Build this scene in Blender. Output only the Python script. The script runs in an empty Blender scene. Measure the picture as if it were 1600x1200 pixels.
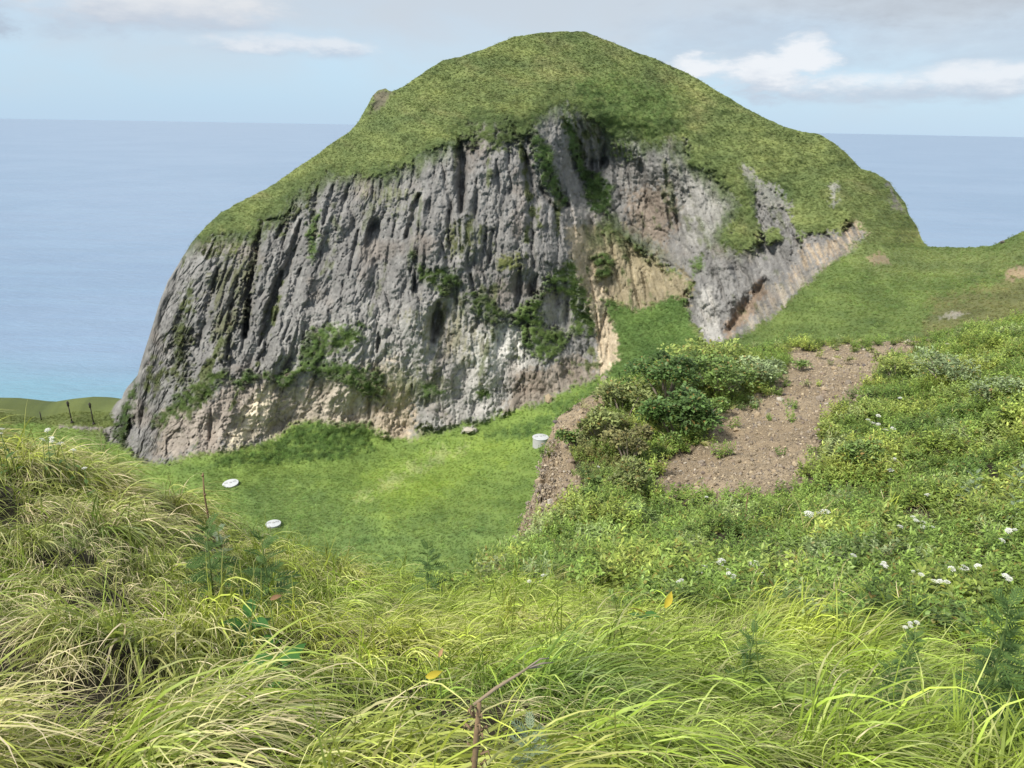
import bpy, bmesh, math, random
import numpy as np
from math import radians, sin, cos, tan, pi
from mathutils import Vector, Matrix, Euler

scene = bpy.context.scene
C = scene.collection
random.seed(7)
rng = np.random.default_rng(7)

# ------------------------------------------------------------------ camera, sky, sun, exposure
CAM_Z = 195.0
F_PX, PITCH, ROLL = 1180.0, radians(18.95), radians(1.04)
cam = bpy.data.cameras.new('camera'); cam_o = bpy.data.objects.new('camera', cam); C.objects.link(cam_o)
cam.sensor_width = 36.0; cam.lens = 36.0 * F_PX / 1600.0
cam.clip_start = 0.05; cam.clip_end = 200000.0
RM = (Matrix.Rotation(pi / 2 - PITCH, 3, 'X') @ Matrix.Rotation(ROLL, 3, 'Z'))
cam_o.matrix_world = Matrix.Translation((0, 0, CAM_Z)) @ RM.to_4x4()
scene.camera = cam_o
RMN = np.array(RM)

SUN_EL, SUN_AZ = radians(49), radians(-128)     # azimuth measured from +Y (view) towards +X; the sun stands to the left
sd = Vector((sin(SUN_AZ) * cos(SUN_EL), cos(SUN_AZ) * cos(SUN_EL), sin(SUN_EL)))
sun = bpy.data.lights.new('sun', 'SUN'); sun.energy = 3.6; sun.angle = radians(11); sun.color = (1.0, 0.95, 0.86)
sun_o = bpy.data.objects.new('sun', sun); C.objects.link(sun_o)
sun_o.rotation_euler = sd.to_track_quat('Z', 'Y').to_euler(); sun_o.location = (0, 0, 600)

vs = scene.view_settings
scene.display_settings.display_device = 'sRGB'
vs.view_transform = 'Standard'; vs.look = 'None'; vs.exposure = 0.72; vs.gamma = 1.0; vs.use_curve_mapping = False

world = bpy.data.worlds.new('World'); scene.world = world; world.use_nodes = True
wt = world.node_tree; wt.nodes.clear()


class NT:
    """small helper that wires shader nodes"""
    def __init__(self, tree): self.t = tree
    def n(self, typ, **kw):
        nd = self.t.nodes.new(typ)
        for k, v in kw.items(): setattr(nd, k, v)
        return nd
    def put(self, sock, v):
        if isinstance(v, bpy.types.NodeSocket): self.t.links.new(v, sock)
        elif v is not None: sock.default_value = v
    def m(self, op, a=None, b=None, c=None, clamp=False):
        nd = self.n('ShaderNodeMath', operation=op, use_clamp=clamp)
        for i, v in enumerate((a, b, c)): self.put(nd.inputs[i], v)
        return nd.outputs[0]
    def vm(self, op, a=None, b=None):
        nd = self.n('ShaderNodeVectorMath', operation=op)
        self.put(nd.inputs[0], a); self.put(nd.inputs[1], b)
        return nd.outputs[0]
    def ss(self, v, a, b, lo=0.0, hi=1.0):
        nd = self.n('ShaderNodeMapRange', interpolation_type='SMOOTHSTEP')
        self.put(nd.inputs[0], v)
        for i, x in zip((1, 2, 3, 4), (a, b, lo, hi)): self.put(nd.inputs[i], x)
        return nd.outputs[0]
    def mix(self, f, a, b, mode='MIX'):
        nd = self.n('ShaderNodeMix', data_type='RGBA', blend_type=mode)
        self.put(nd.inputs[0], f); self.put(nd.inputs[6], a); self.put(nd.inputs[7], b)
        return nd.outputs[2]
    def noise(self, vec, scale, detail=4.0, rough=0.55, dist=0.0):
        nd = self.n('ShaderNodeTexNoise')
        self.put(nd.inputs['Vector'], vec); nd.inputs['Scale'].default_value = scale
        nd.inputs['Detail'].default_value = detail; nd.inputs['Roughness'].default_value = rough
        nd.inputs['Distortion'].default_value = dist
        return nd.outputs[0]


def build_sky():
    w = NT(wt)
    out = w.n('ShaderNodeOutputWorld'); bg = w.n('ShaderNodeBackground')
    w.put(out.inputs[0], bg.outputs[0]); bg.inputs[1].default_value = 0.12
    sky = w.n('ShaderNodeTexSky', sky_type='NISHITA')
    sky.sun_disc = False; sky.sun_elevation = SUN_EL; sky.sun_rotation = SUN_AZ
    sky.altitude = 100; sky.air_density = 1.0; sky.dust_density = 0.0; sky.ozone_density = 1.5
    tc = w.n('ShaderNodeTexCoord'); d = tc.outputs['Generated']
    sx = w.n('ShaderNodeSeparateXYZ'); w.put(sx.inputs[0], d)
    x, y, z = sx.outputs
    az = w.m('ARCTAN2', x, y); el = w.m('ARCSINE', z)
    az = w.m('MULTIPLY', az, 57.2958); el = w.m('MULTIPLY', el, 57.2958)
    cv = w.n('ShaderNodeCombineXYZ'); w.put(cv.inputs[0], w.m('MULTIPLY', az, 0.06)); w.put(cv.inputs[1], w.m('MULTIPLY', el, 0.16)); w.put(cv.inputs[2], 0.3)
    P = cv.outputs[0]
    n1 = w.noise(P, 1.3, 5, 0.55, 0.3)
    # layer 1: a thin veil of high cloud that thickens upwards, everywhere round the sky
    veil = w.ss(w.m('ADD', el, w.m('MULTIPLY', w.m('SUBTRACT', n1, 0.5), 9.0)), 0.8, 8.5, 0.10, 0.93)
    band = w.ss(el, -1.0, 16.0, 0.92, 0.0)                      # moist air low over the sea
    low = w.mix(band, sky.outputs[0], (1.95, 3.05, 4.25, 1))
    col = w.mix(veil, low, (3.05, 3.36, 3.72, 1))
    # layer 2: cumulus and flat streaks low above the horizon
    n2 = w.noise(P, 3.4, 7, 0.58, 0.25)
    n3 = w.noise(P, 9.0, 5, 0.6, 0.0)
    def blob(a, e, sa, se, soft=0.5):
        da = w.m('DIVIDE', w.m('SUBTRACT', az, a), sa); de = w.m('DIVIDE', w.m('SUBTRACT', el, e), se)
        r = w.m('ADD', w.m('MULTIPLY', da, da), w.m('MULTIPLY', de, de))
        return w.m('SUBTRACT', 1.0, r)
    def cloud(blobs, lo, hi, amp, flat=None):
        f = None
        for b in blobs:
            v = blob(*b); f = v if f is None else w.m('MAXIMUM', f, v)
        f = w.m('ADD', f, w.m('MULTIPLY', w.m('SUBTRACT', n2, 0.5), amp))
        f = w.m('ADD', f, w.m('MULTIPLY', w.m('SUBTRACT', n3, 0.5), amp * 0.4))
        return w.ss(f, lo, hi)
    def lit(c, base, top, white, grey):
        k = w.ss(w.m('ADD', el, w.m('MULTIPLY', w.m('SUBTRACT', n3, 0.5), 2.0)), base, top)
        return w.mix(k, grey, white)
    W = (4.5, 4.65, 4.85, 1); G = (2.75, 3.15, 3.7, 1)
    c = cloud([(16.5, 5.0, 9.5, 2.6), (31.0, 4.2, 9.0, 2.4)], -0.5, 1.4, 3.2)          # grey bank behind the heaps
    col = w.mix(w.m('MULTIPLY', c, 0.55), col, (2.55, 2.98, 3.55, 1))
    c = cloud([(17.0, 3.4, 5.0, 1.5), (19.4, 4.3, 2.4, 1.8), (13.0, 3.9, 2.8, 1.2)], 0.0, 1.0, 3.4)
    col = w.mix(w.m('MULTIPLY', c, 0.92), col, lit(c, 2.2, 3.9, W, G))
    c = cloud([(29.5, 3.1, 5.0, 1.2), (23.5, 2.6, 9.0, 1.1)], -0.3, 0.9, 3.0)
    col = w.mix(w.m('MULTIPLY', c, 0.8), col, lit(c, 2.0, 3.4, W, G))
    c = cloud([(-27.0, 8.6, 10.0, 3.4), (-23.0, 6.6, 7.5, 1.5), (-17.0, 11.5, 12.0, 3.5)], -0.5, 1.0, 3.0)
    col = w.mix(w.m('MULTIPLY', c, 0.8), col, lit(c, 4.8, 7.6, (4.15, 4.2, 4.3, 1), (2.35, 2.7, 3.3, 1)))
    c = cloud([(-36.0, 7.6, 6.0, 3.4)], -0.3, 1.0, 3.0)
    col = w.mix(w.m('MULTIPLY', c, 0.85), col, lit(c, 5.6, 8.0, (4.2, 4.2, 4.25, 1), (2.0, 2.25, 2.75, 1)))
    c = cloud([(-16.5, 4.8, 6.5, 0.8), (-12.8, 4.6, 2.8, 0.8)], -0.1, 1.0, 2.4)
    col = w.mix(w.m('MULTIPLY', c, 0.75), col, lit(c, 3.9, 5.0, (4.1, 4.25, 4.5, 1), (2.5, 2.95, 3.6, 1)))
    c = cloud([(30.0, 9.8, 20.0, 3.8)], -0.3, 1.2, 2.2)
    col = w.mix(w.m('MULTIPLY', c, 0.8), col, (2.45, 2.68, 3.0, 1))
    w.put(bg.inputs[0], col)
build_sky()


# ------------------------------------------------------------------ maths helpers
def ray(px, py):
    px = np.asarray(px, float); py = np.asarray(py, float)
    v = np.stack([(px - 800) / F_PX, -(py - 600) / F_PX, -np.ones_like(px)], -1)
    return v @ RMN.T
def at(px, py, Y):
    """world point that lies Y metres ahead of the viewpoint in the direction of a photo pixel"""
    r = ray(px, py)
    Y = np.asarray(Y, float)
    return r / r[..., 1:2] * Y[..., None] + np.array([0, 0, CAM_Z])
def to_px(p):
    v = (np.asarray(p, float) - np.array([0, 0, CAM_Z])) @ RMN
    return 800 + F_PX * v[..., 0] / -v[..., 2], 600 - F_PX * v[..., 1] / -v[..., 2]

def perlin(x, y, seed=0):
    r = np.random.default_rng(seed); p = r.permutation(512); p = np.concatenate([p, p])
    ang = r.uniform(0, 2 * pi, 512); gx, gy = np.cos(ang), np.sin(ang)
    xi = np.floor(x).astype(int); yi = np.floor(y).astype(int); xf = x - xi; yf = y - yi
    xi &= 511; yi &= 511
    u = xf * xf * xf * (xf * (xf * 6 - 15) + 10); v = yf * yf * yf * (yf * (yf * 6 - 15) + 10)
    def g(a, b, dx, dy):
        h = p[p[a & 511] + (b & 511)]
        return gx[h] * dx + gy[h] * dy
    n00 = g(xi, yi, xf, yf); n10 = g(xi + 1, yi, xf - 1, yf); n01 = g(xi, yi + 1, xf, yf - 1); n11 = g(xi + 1, yi + 1, xf - 1, yf - 1)
    a = n00 + u * (n10 - n00); b = n01 + u * (n11 - n01)
    return (a + v * (b - a)) * 1.5
def fbm(x, y, seed=0, octs=4, gain=0.5, lac=2.03):
    s = np.zeros_like(np.asarray(x, float)); a = 1.0; f = 1.0; t = 0
    for k in range(octs):
        s += a * perlin(x * f, y * f, seed + 17 * k); t += a; a *= gain; f *= lac
    return s / t
def worley(x, y, seed=0):
    """irregular cells: random value of the nearest cell and the gap to the next one"""
    r = np.random.default_rng(seed); jx, jy, val = r.uniform(0.05, 0.95, (3, 256, 256))
    xi = np.floor(x).astype(int); yi = np.floor(y).astype(int); f1 = np.full(np.shape(x), 9.0); f2 = f1.copy(); v = np.zeros(np.shape(x))
    for dx in (-1, 0, 1):
        for dy in (-1, 0, 1):
            a, b = (xi + dx) & 255, (yi + dy) & 255
            d = np.hypot(xi + dx + jx[a, b] - x, yi + dy + jy[a, b] - y); k = d < f1
            f2 = np.where(k, f1, np.minimum(f2, d)); v = np.where(k, val[a, b], v); f1 = np.where(k, d, f1)
    return v, f2 - f1
def sstep(x, a, b):
    t = np.clip((x - a) / (b - a), 0, 1); return t * t * (3 - 2 * t)

def tps(ctrl, log=False, smooth=0.0):
    c = np.array(ctrl, float); P = c[:, :2] / 500.0; v = np.log(c[:, 2]) if log else c[:, 2]
    n = len(P); d2 = ((P[:, None] - P[None]) ** 2).sum(-1)
    K = 0.5 * d2 * np.log(d2 + 1e-12) + smooth * np.eye(n)
    A = np.zeros((n + 3, n + 3)); A[:n, :n] = K; A[:n, n] = 1; A[:n, n + 1:] = P; A[n, :n] = 1; A[n + 1:, :n] = P.T
    w = np.linalg.solve(A, np.concatenate([v, np.zeros(3)]))
    def f(px, py):
        sh = np.shape(px); q = np.stack([np.ravel(px), np.ravel(py)], -1) / 500.0; o = np.zeros(len(q))
        for s in range(0, len(q), 20000):
            qq = q[s:s + 20000]; d2 = ((qq[:, None] - P[None]) ** 2).sum(-1)
            o[s:s + 20000] = (0.5 * d2 * np.log(d2 + 1e-12)) @ w[:n] + w[n] + qq @ w[n + 1:]
        o = np.exp(o) if log else o
        return o.reshape(sh)
    return f

def sdf(px, py, poly):
    """signed distance in pixels to a polygon, positive inside; far away it is just -60"""
    P = np.array(poly, float); out = np.full(np.shape(px), -60.0)
    lo, hi = P.min(0) - 45, P.max(0) + 45
    m = (px > lo[0]) & (px < hi[0]) & (py > lo[1]) & (py < hi[1])
    x, y = px[m], py[m]
    if len(x) == 0: return out
    d = np.full(len(x), 1e9); ins = np.zeros(len(x), bool)
    for i in range(len(P)):
        a, b = P[i], P[(i + 1) % len(P)]; e = b - a
        t = np.clip(((x - a[0]) * e[0] + (y - a[1]) * e[1]) / (e @ e + 1e-9), 0, 1)
        d = np.minimum(d, np.hypot(x - a[0] - t * e[0], y - a[1] - t * e[1]))
        c = (a[1] > y) != (b[1] > y)
        xs = a[0] + (y - a[1]) / (e[1] if abs(e[1]) > 1e-9 else 1e-9) * e[0]
        ins ^= c & (x < xs)
    out[m] = np.where(ins, d, -d)
    return out
def line_dist(px, py, pts):
    """distance in pixels to a polyline and the position 0..1 along it"""
    P = np.array(pts, float); d = np.full(np.shape(px), 99.0)
    lo, hi = P.min(0) - 40, P.max(0) + 40
    m = (px > lo[0]) & (px < hi[0]) & (py > lo[1]) & (py < hi[1])
    x, y = px[m], py[m]
    if len(x) == 0: return d, m, None
    best = np.full(len(x), 1e9); sgn = np.zeros(len(x)); tt = np.zeros(len(x)); n = len(P) - 1
    for i in range(n):
        a, b = P[i], P[i + 1]; e = b - a
        t = np.clip(((x - a[0]) * e[0] + (y - a[1]) * e[1]) / (e @ e), 0, 1)
        q = np.hypot(x - a[0] - t * e[0], y - a[1] - t * e[1]); k = q < best
        best = np.where(k, q, best); tt = np.where(k, (i + t) / n, tt)
        sgn = np.where(k, np.sign((x - a[0]) * e[1] - (y - a[1]) * e[0]), sgn)
    return best, m, (tt, sgn)

# ------------------------------------------------------------------ object helpers
def link(name, mesh, parent=None):
    o = bpy.data.objects.new(name, mesh); C.objects.link(o)
    if parent: o.parent = parent
    return o
def tag(o, label=None, cat=None, group=None, kind=None):
    if label: o['label'] = label
    if cat: o['category'] = cat
    if group: o['group'] = group
    if kind: o['kind'] = kind
    return o
def empty(name, loc, label, cat, group=None, rz=0.0):
    o = bpy.data.objects.new(name, None); C.objects.link(o); o.location = loc; o.rotation_euler = (0, 0, rz); o.empty_display_size = 0.1
    return tag(o, label, cat, group)
def np_mesh(name, verts, faces, mat=None, smooth=False):
    """mesh from arrays; faces is (n,3) or (n,4)"""
    me = bpy.data.meshes.new(name); V = np.asarray(verts, np.float32); Fc = np.asarray(faces, np.int32); k = Fc.shape[1]
    me.vertices.add(len(V)); me.vertices.foreach_set('co', V.ravel())
    me.loops.add(Fc.size); me.loops.foreach_set('vertex_index', Fc.ravel())
    me.polygons.add(len(Fc)); me.polygons.foreach_set('loop_start', np.arange(0, Fc.size, k, dtype=np.int32)); me.polygons.foreach_set('loop_total', np.full(len(Fc), k, np.int32))
    me.polygons.foreach_set('use_smooth', np.full(len(Fc), smooth, bool))
    me.update(calc_edges=True); me.validate()
    if mat: me.materials.append(mat)
    return me
def add_col(me, name, col):
    a = me.attributes.new(name, 'FLOAT_COLOR', 'POINT'); c = np.ones((len(col), 4), np.float32); c[:, :np.shape(col)[1]] = col; a.data.foreach_set('color', c.ravel())

def new_mat(name):
    m = bpy.data.materials.new(name); m.use_nodes = True; t = m.node_tree; t.nodes.clear()
    w = NT(t); out = w.n('ShaderNodeOutputMaterial'); b = w.n('ShaderNodeBsdfPrincipled'); w.put(out.inputs[0], b.outputs[0])
    b.inputs['Roughness'].default_value = 0.9; b.inputs['Specular IOR Level'].default_value = 0.25
    return m, w, b, out

def mat_ground(name, fine, coarse, bump, contrast):
    """zone colour from the attribute 'zone', mottled by noise of the place, with relief"""
    m, w, b, out = new_mat(name)
    at_ = w.n('ShaderNodeAttribute', attribute_name='zone'); geo = w.n('ShaderNodeNewGeometry'); P = geo.outputs['Position']
    n1 = w.noise(P, coarse, 6, 0.62); n2 = w.noise(P, fine, 6, 0.65)
    v = w.m('ADD', w.m('MULTIPLY', w.m('SUBTRACT', n1, 0.5), contrast), w.m('MULTIPLY', w.m('SUBTRACT', n2, 0.5), contrast * 1.3))
    v = w.m('ADD', v, 1.0)
    cc = w.n('ShaderNodeCombineXYZ'); [w.put(cc.inputs[i], v) for i in range(3)]
    col = w.mix(1.0, at_.outputs['Color'], cc.outputs[0], 'MULTIPLY')
    w.put(b.inputs['Base Color'], col)
    bp = w.n('ShaderNodeBump'); bp.inputs['Strength'].default_value = 1.0; bp.inputs['Distance'].default_value = bump
    w.put(bp.inputs['Height'], n2); w.put(b.inputs['Normal'], bp.outputs[0])
    return m

def mat_leaf(name, trans=0.35, rough=0.55, spec=0.3, dry=None, attr='tint'):
    """blade or leaf: colour = the plant's own tint times a per-leaf shade, partly letting light through"""
    m, w, b, out = new_mat(name)
    tint = w.n('ShaderNodeAttribute', attribute_name=attr, attribute_type='INSTANCER')
    sh = w.n('ShaderNodeAttribute', attribute_name='shade')      # r: brightness, g: dryness
    sep = w.n('ShaderNodeSeparateColor'); w.put(sep.inputs[0], sh.outputs['Color'])
    cc = w.n('ShaderNodeCombineXYZ'); [w.put(cc.inputs[i], sep.outputs[0]) for i in range(3)]
    col = w.mix(1.0, tint.outputs['Color'], cc.outputs[0], 'MULTIPLY')
    if dry: col = w.mix(w.m('MULTIPLY', sep.outputs[1], tint.outputs['Alpha'], clamp=True), col, dry)
    w.put(b.inputs['Base Color'], col); b.inputs['Roughness'].default_value = rough; b.inputs['Specular IOR Level'].default_value = spec
    tr = w.n('ShaderNodeBsdfTranslucent'); w.put(tr.inputs[0], col)
    mx = w.n('ShaderNodeMixShader'); mx.inputs[0].default_value = trans
    w.put(mx.inputs[1], b.outputs[0]); w.put(mx.inputs[2], tr.outputs[0]); w.put(out.inputs[0], mx.outputs[0])
    return m

def scatter(name, pts, rot, scl, tint, idx, sources):
    """one object of countless alike plants: points that carry instanced tufts"""
    me = bpy.data.meshes.new(name); n = len(pts)
    me.vertices.add(n); me.vertices.foreach_set('co', np.asarray(pts, np.float32).ravel())
    a = me.attributes.new('rot', 'FLOAT_VECTOR', 'POINT'); a.data.foreach_set('vector', np.asarray(rot, np.float32).ravel())
    s3 = np.asarray(scl, np.float32); s3 = np.repeat(s3[:, None], 3, 1) if s3.ndim == 1 else s3
    a = me.attributes.new('scl', 'FLOAT_VECTOR', 'POINT'); a.data.foreach_set('vector', s3.ravel())
    add_col(me, 'tint', np.asarray(tint, np.float32))
    a = me.attributes.new('pick', 'INT', 'POINT'); a.data.foreach_set('value', np.asarray(idx, np.int32))
    o = link(name, me)
    g = bpy.data.node_groups.new(name, 'GeometryNodeTree')
    g.interface.new_socket('Geometry', in_out='INPUT', socket_type='NodeSocketGeometry'); g.interface.new_socket('Geometry', in_out='OUTPUT', socket_type='NodeSocketGeometry')
    N, L = g.nodes, g.links
    gi, go = N.new('NodeGroupInput'), N.new('NodeGroupOutput'); ip = N.new('GeometryNodeInstanceOnPoints'); jn = N.new('GeometryNodeJoinGeometry')
    L.new(gi.outputs[0], ip.inputs['Points']); ip.inputs['Pick Instance'].default_value = True
    for s in reversed(sources):
        oi = N.new('GeometryNodeObjectInfo'); oi.inputs['Object'].default_value = s; oi.inputs['As Instance'].default_value = False
        ti = N.new('GeometryNodeGeometryToInstance'); L.new(oi.outputs['Geometry'], ti.inputs[0]); L.new(ti.outputs[0], jn.inputs[0])
    L.new(jn.outputs[0], ip.inputs['Instance'])
    for nm, ty, sk in (('rot', 'FLOAT_VECTOR', 'Rotation'), ('scl', 'FLOAT_VECTOR', 'Scale'), ('pick', 'INT', 'Instance Index')):
        na = N.new('GeometryNodeInputNamedAttribute'); na.data_type = ty; na.inputs[0].default_value = nm; L.new(na.outputs[0], ip.inputs[sk])
    L.new(ip.outputs[0], go.inputs[0])
    md = o.modifiers.new('scatter', 'NODES'); md.node_group = g
    return tag(o, kind='stuff')

# ------------------------------------------------------------------ tuft and leaf meshes
def ribbons(base, direc, bend, length, width, nseg, shade, droop=1.0, seed=0, flat_up=0.5):
    """curved blades: base (n,3), start direction (n,3), bend vector (n,3) added progressively"""
    n = len(base); r = np.random.default_rng(seed)
    p = np.zeros((n, nseg + 1, 3)); p[:, 0] = base; d = direc / np.linalg.norm(direc, axis=1, keepdims=True)
    tang = np.zeros_like(p)
    for k in range(nseg):
        tang[:, k] = d; p[:, k + 1] = p[:, k] + d * (length / nseg)[:, None]
        d = d + bend * (droop * (k + 1) / nseg)[:, None] if np.ndim(droop) else d + bend * ((k + 1) / nseg)
        d /= np.linalg.norm(d, axis=1, keepdims=True)
    tang[:, nseg] = d
    up = r.normal(size=(n, 3)); up[:, 2] += flat_up * 4
    side = np.cross(tang, up[:, None, :]); side /= np.linalg.norm(side, axis=2, keepdims=True) + 1e-9
    t = np.linspace(0, 1, nseg + 1); prof = np.minimum(1, 0.55 + t * 1.5) * (1 - t ** 2.2) + 0.03
    w = width[:, None, None] * 0.5 * prof[None, :, None]
    V = np.stack([p - side * w, p + side * w], 2).reshape(-1, 3)
    i = np.arange(n)[:, None] * (2 * (nseg + 1)) + np.arange(nseg)[None] * 2; i = i.ravel()
    Fc = np.stack([i, i + 1, i + 3, i + 2], 1)
    tt = np.broadcast_to(t[None, :, None], (n, nseg + 1, 2)).reshape(-1)
    bid = np.repeat(np.arange(n), 2 * (nseg + 1))
    return V, Fc, tt, bid

def source(name, V, Fc, shade, mat):
    me = np_mesh(name, V, Fc, mat, True); add_col(me, 'shade', shade)
    return bpy.data.objects.new(name, me)                # not linked: only its shape is drawn on by the scatter

def grass_tuft(seed, n, h, spread, lean, width, mat, nseg=6, dryness=0.35, erect=1.0, scat=1.0):
    r = np.random.default_rng(seed)
    a = r.uniform(0, 2 * pi, n); rad = spread * np.sqrt(r.uniform(0, 1, n)); base = np.stack([rad * np.cos(a), rad * np.sin(a), np.full(n, -0.03)], 1)
    d = np.stack([0.35 * lean + r.normal(0.1, 0.38, n) * scat * lean, r.normal(0, 0.36, n) * scat, np.full(n, erect)], 1)
    L = h * r.uniform(0.45, 1.15, n)
    bd = np.stack([(0.6 + r.normal(0.0, 0.25, n) * scat) * lean, r.normal(0.0, 0.24, n) * scat, -np.abs(r.normal(0.78, 0.3, n))], 1) * (6.0 / nseg)
    wd = width * r.uniform(0.45, 1.4, n)
    V, Fc, t, bid = ribbons(base, d, bd * 0.95, L, wd, nseg, None, seed=seed + 1, flat_up=0.3)
    br = r.uniform(0.55, 1.4, n)[bid]; isdry = (r.uniform(0, 1, n) < dryness).astype(float) * r.uniform(0.5, 1.0, n)
    dry = np.clip(isdry[bid] * (0.35 + 0.65 * t) + (t - 0.55) * 0.9 * r.uniform(0, 1, n)[bid], 0, 1)
    return V, Fc, np.stack([br * (0.9 + 0.2 * t), dry, np.zeros_like(t)], 1)  # blade colour a little darker at the foot, standing in for shade inside the tuft

def leaf_shape(L, W, k=3, fold=0.18):
    """pointed oval leaf along +x: spine with both halves raised a little; 4k-2 triangles"""
    xs = np.linspace(0, 1, k + 1); hw = np.sin(pi * np.clip(xs, 0.04, 1) ** 0.8) * W * 0.5; V = []; Fq = []
    for i, x in enumerate(xs):
        zc = -0.35 * L * (x - 0.2) ** 2
        V += [(x * L, -hw[i], zc + fold * hw[i]), (x * L, 0, zc), (x * L, hw[i], zc + fold * hw[i])]
    for i in range(k):
        a = i * 3; Fq += [(a, a + 3, a + 4, a + 1), (a + 1, a + 4, a + 5, a + 2)]
    return np.array(V), np.array(Fq)

def rot_align(yaw, pitch, rollv):
    cy, sy, cp, sp, cr, sr = np.cos(yaw), np.sin(yaw), np.cos(pitch), np.sin(pitch), np.cos(rollv), np.sin(rollv)
    Rz = np.zeros((len(yaw), 3, 3)); Rz[:, 0, 0] = cy; Rz[:, 0, 1] = -sy; Rz[:, 1, 0] = sy; Rz[:, 1, 1] = cy; Rz[:, 2, 2] = 1
    Ry = np.zeros_like(Rz); Ry[:, 0, 0] = cp; Ry[:, 0, 2] = -sp; Ry[:, 1, 1] = 1; Ry[:, 2, 0] = sp; Ry[:, 2, 2] = cp
    Rx = np.zeros_like(Rz); Rx[:, 0, 0] = 1; Rx[:, 1, 1] = cr; Rx[:, 1, 2] = -sr; Rx[:, 2, 1] = sr; Rx[:, 2, 2] = cr
    return Rz @ Ry @ Rx

def leaf_cloud(seed, n, pos, L, W, pitch=(0.2, 0.5), outward=True, k=2, brs=(0.6, 1.35)):
    """n leaves set at pos (n,3)"""
    r = np.random.default_rng(seed); lv, lf = leaf_shape(1.0, W / L, k)
    yaw = np.arctan2(pos[:, 1], pos[:, 0]) + r.normal(0, 0.7, n) if outward else r.uniform(0, 2 * pi, n)
    R = rot_align(yaw, r.normal(pitch[0], pitch[1], n), r.normal(0, 0.4, n)); s = L * r.uniform(0.6, 1.3, n)
    V = np.einsum('nij,vj->nvi', R, lv) * s[:, None, None] + pos[:, None, :]
    Fc = (lf[None] + (np.arange(n) * len(lv))[:, None, None]).reshape(-1, 4)
    sh = np.repeat(np.stack([r.uniform(*brs, n), (r.uniform(0, 1, n) < 0.06) * r.uniform(0.3, 0.9, n), np.zeros(n)], 1), len(lv), 0)
    return V.reshape(-1, 3), Fc, sh

def merge(parts):
    V, Fc, S, o = [], [], [], 0
    for v, f, s in parts:
        V.append(v); Fc.append(f + o); S.append(s); o += len(v)
    return np.concatenate(V), np.concatenate(Fc), np.concatenate(S)

def herb_clump(seed, h, rad, nst, nl, L, W, k=2):
    """several stems, each with leaves spiralling up"""
    r = np.random.default_rng(seed); P = []
    for s in range(nst):
        a = r.uniform(0, 2 * pi); q = rad * math.sqrt(r.uniform(0, 1)); top = np.array([cos(a) * q, sin(a) * q, h * r.uniform(0.55, 1.0)]); b = np.array([cos(a) * q * 0.4, sin(a) * q * 0.4, 0])
        t = np.sort(r.uniform(0.25, 1.0, nl)); pos = b + (top - b) * t[:, None]
        yaw = np.arange(nl) * 2.4 + a; pit = 0.9 * t ** 3 + r.normal(0.05, 0.25, nl)
        lv, lf = leaf_shape(1.0, W / L, k); R = rot_align(yaw, pit, r.normal(0, 0.3, nl)); sc = L * (1.15 - 0.55 * t) * r.uniform(0.75, 1.25, nl)
        V = np.einsum('nij,vj->nvi', R, lv) * sc[:, None, None] + pos[:, None]
        Fc = (lf[None] + (np.arange(nl) * len(lv))[:, None, None]).reshape(-1, 4)
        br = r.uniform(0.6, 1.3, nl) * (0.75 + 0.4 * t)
        P.append((V.reshape(-1, 3), Fc, np.repeat(np.stack([br, (r.uniform(0, 1, nl) < 0.05) * 0.6, br * 0], 1), len(lv), 0)))
    return merge(P)

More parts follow.
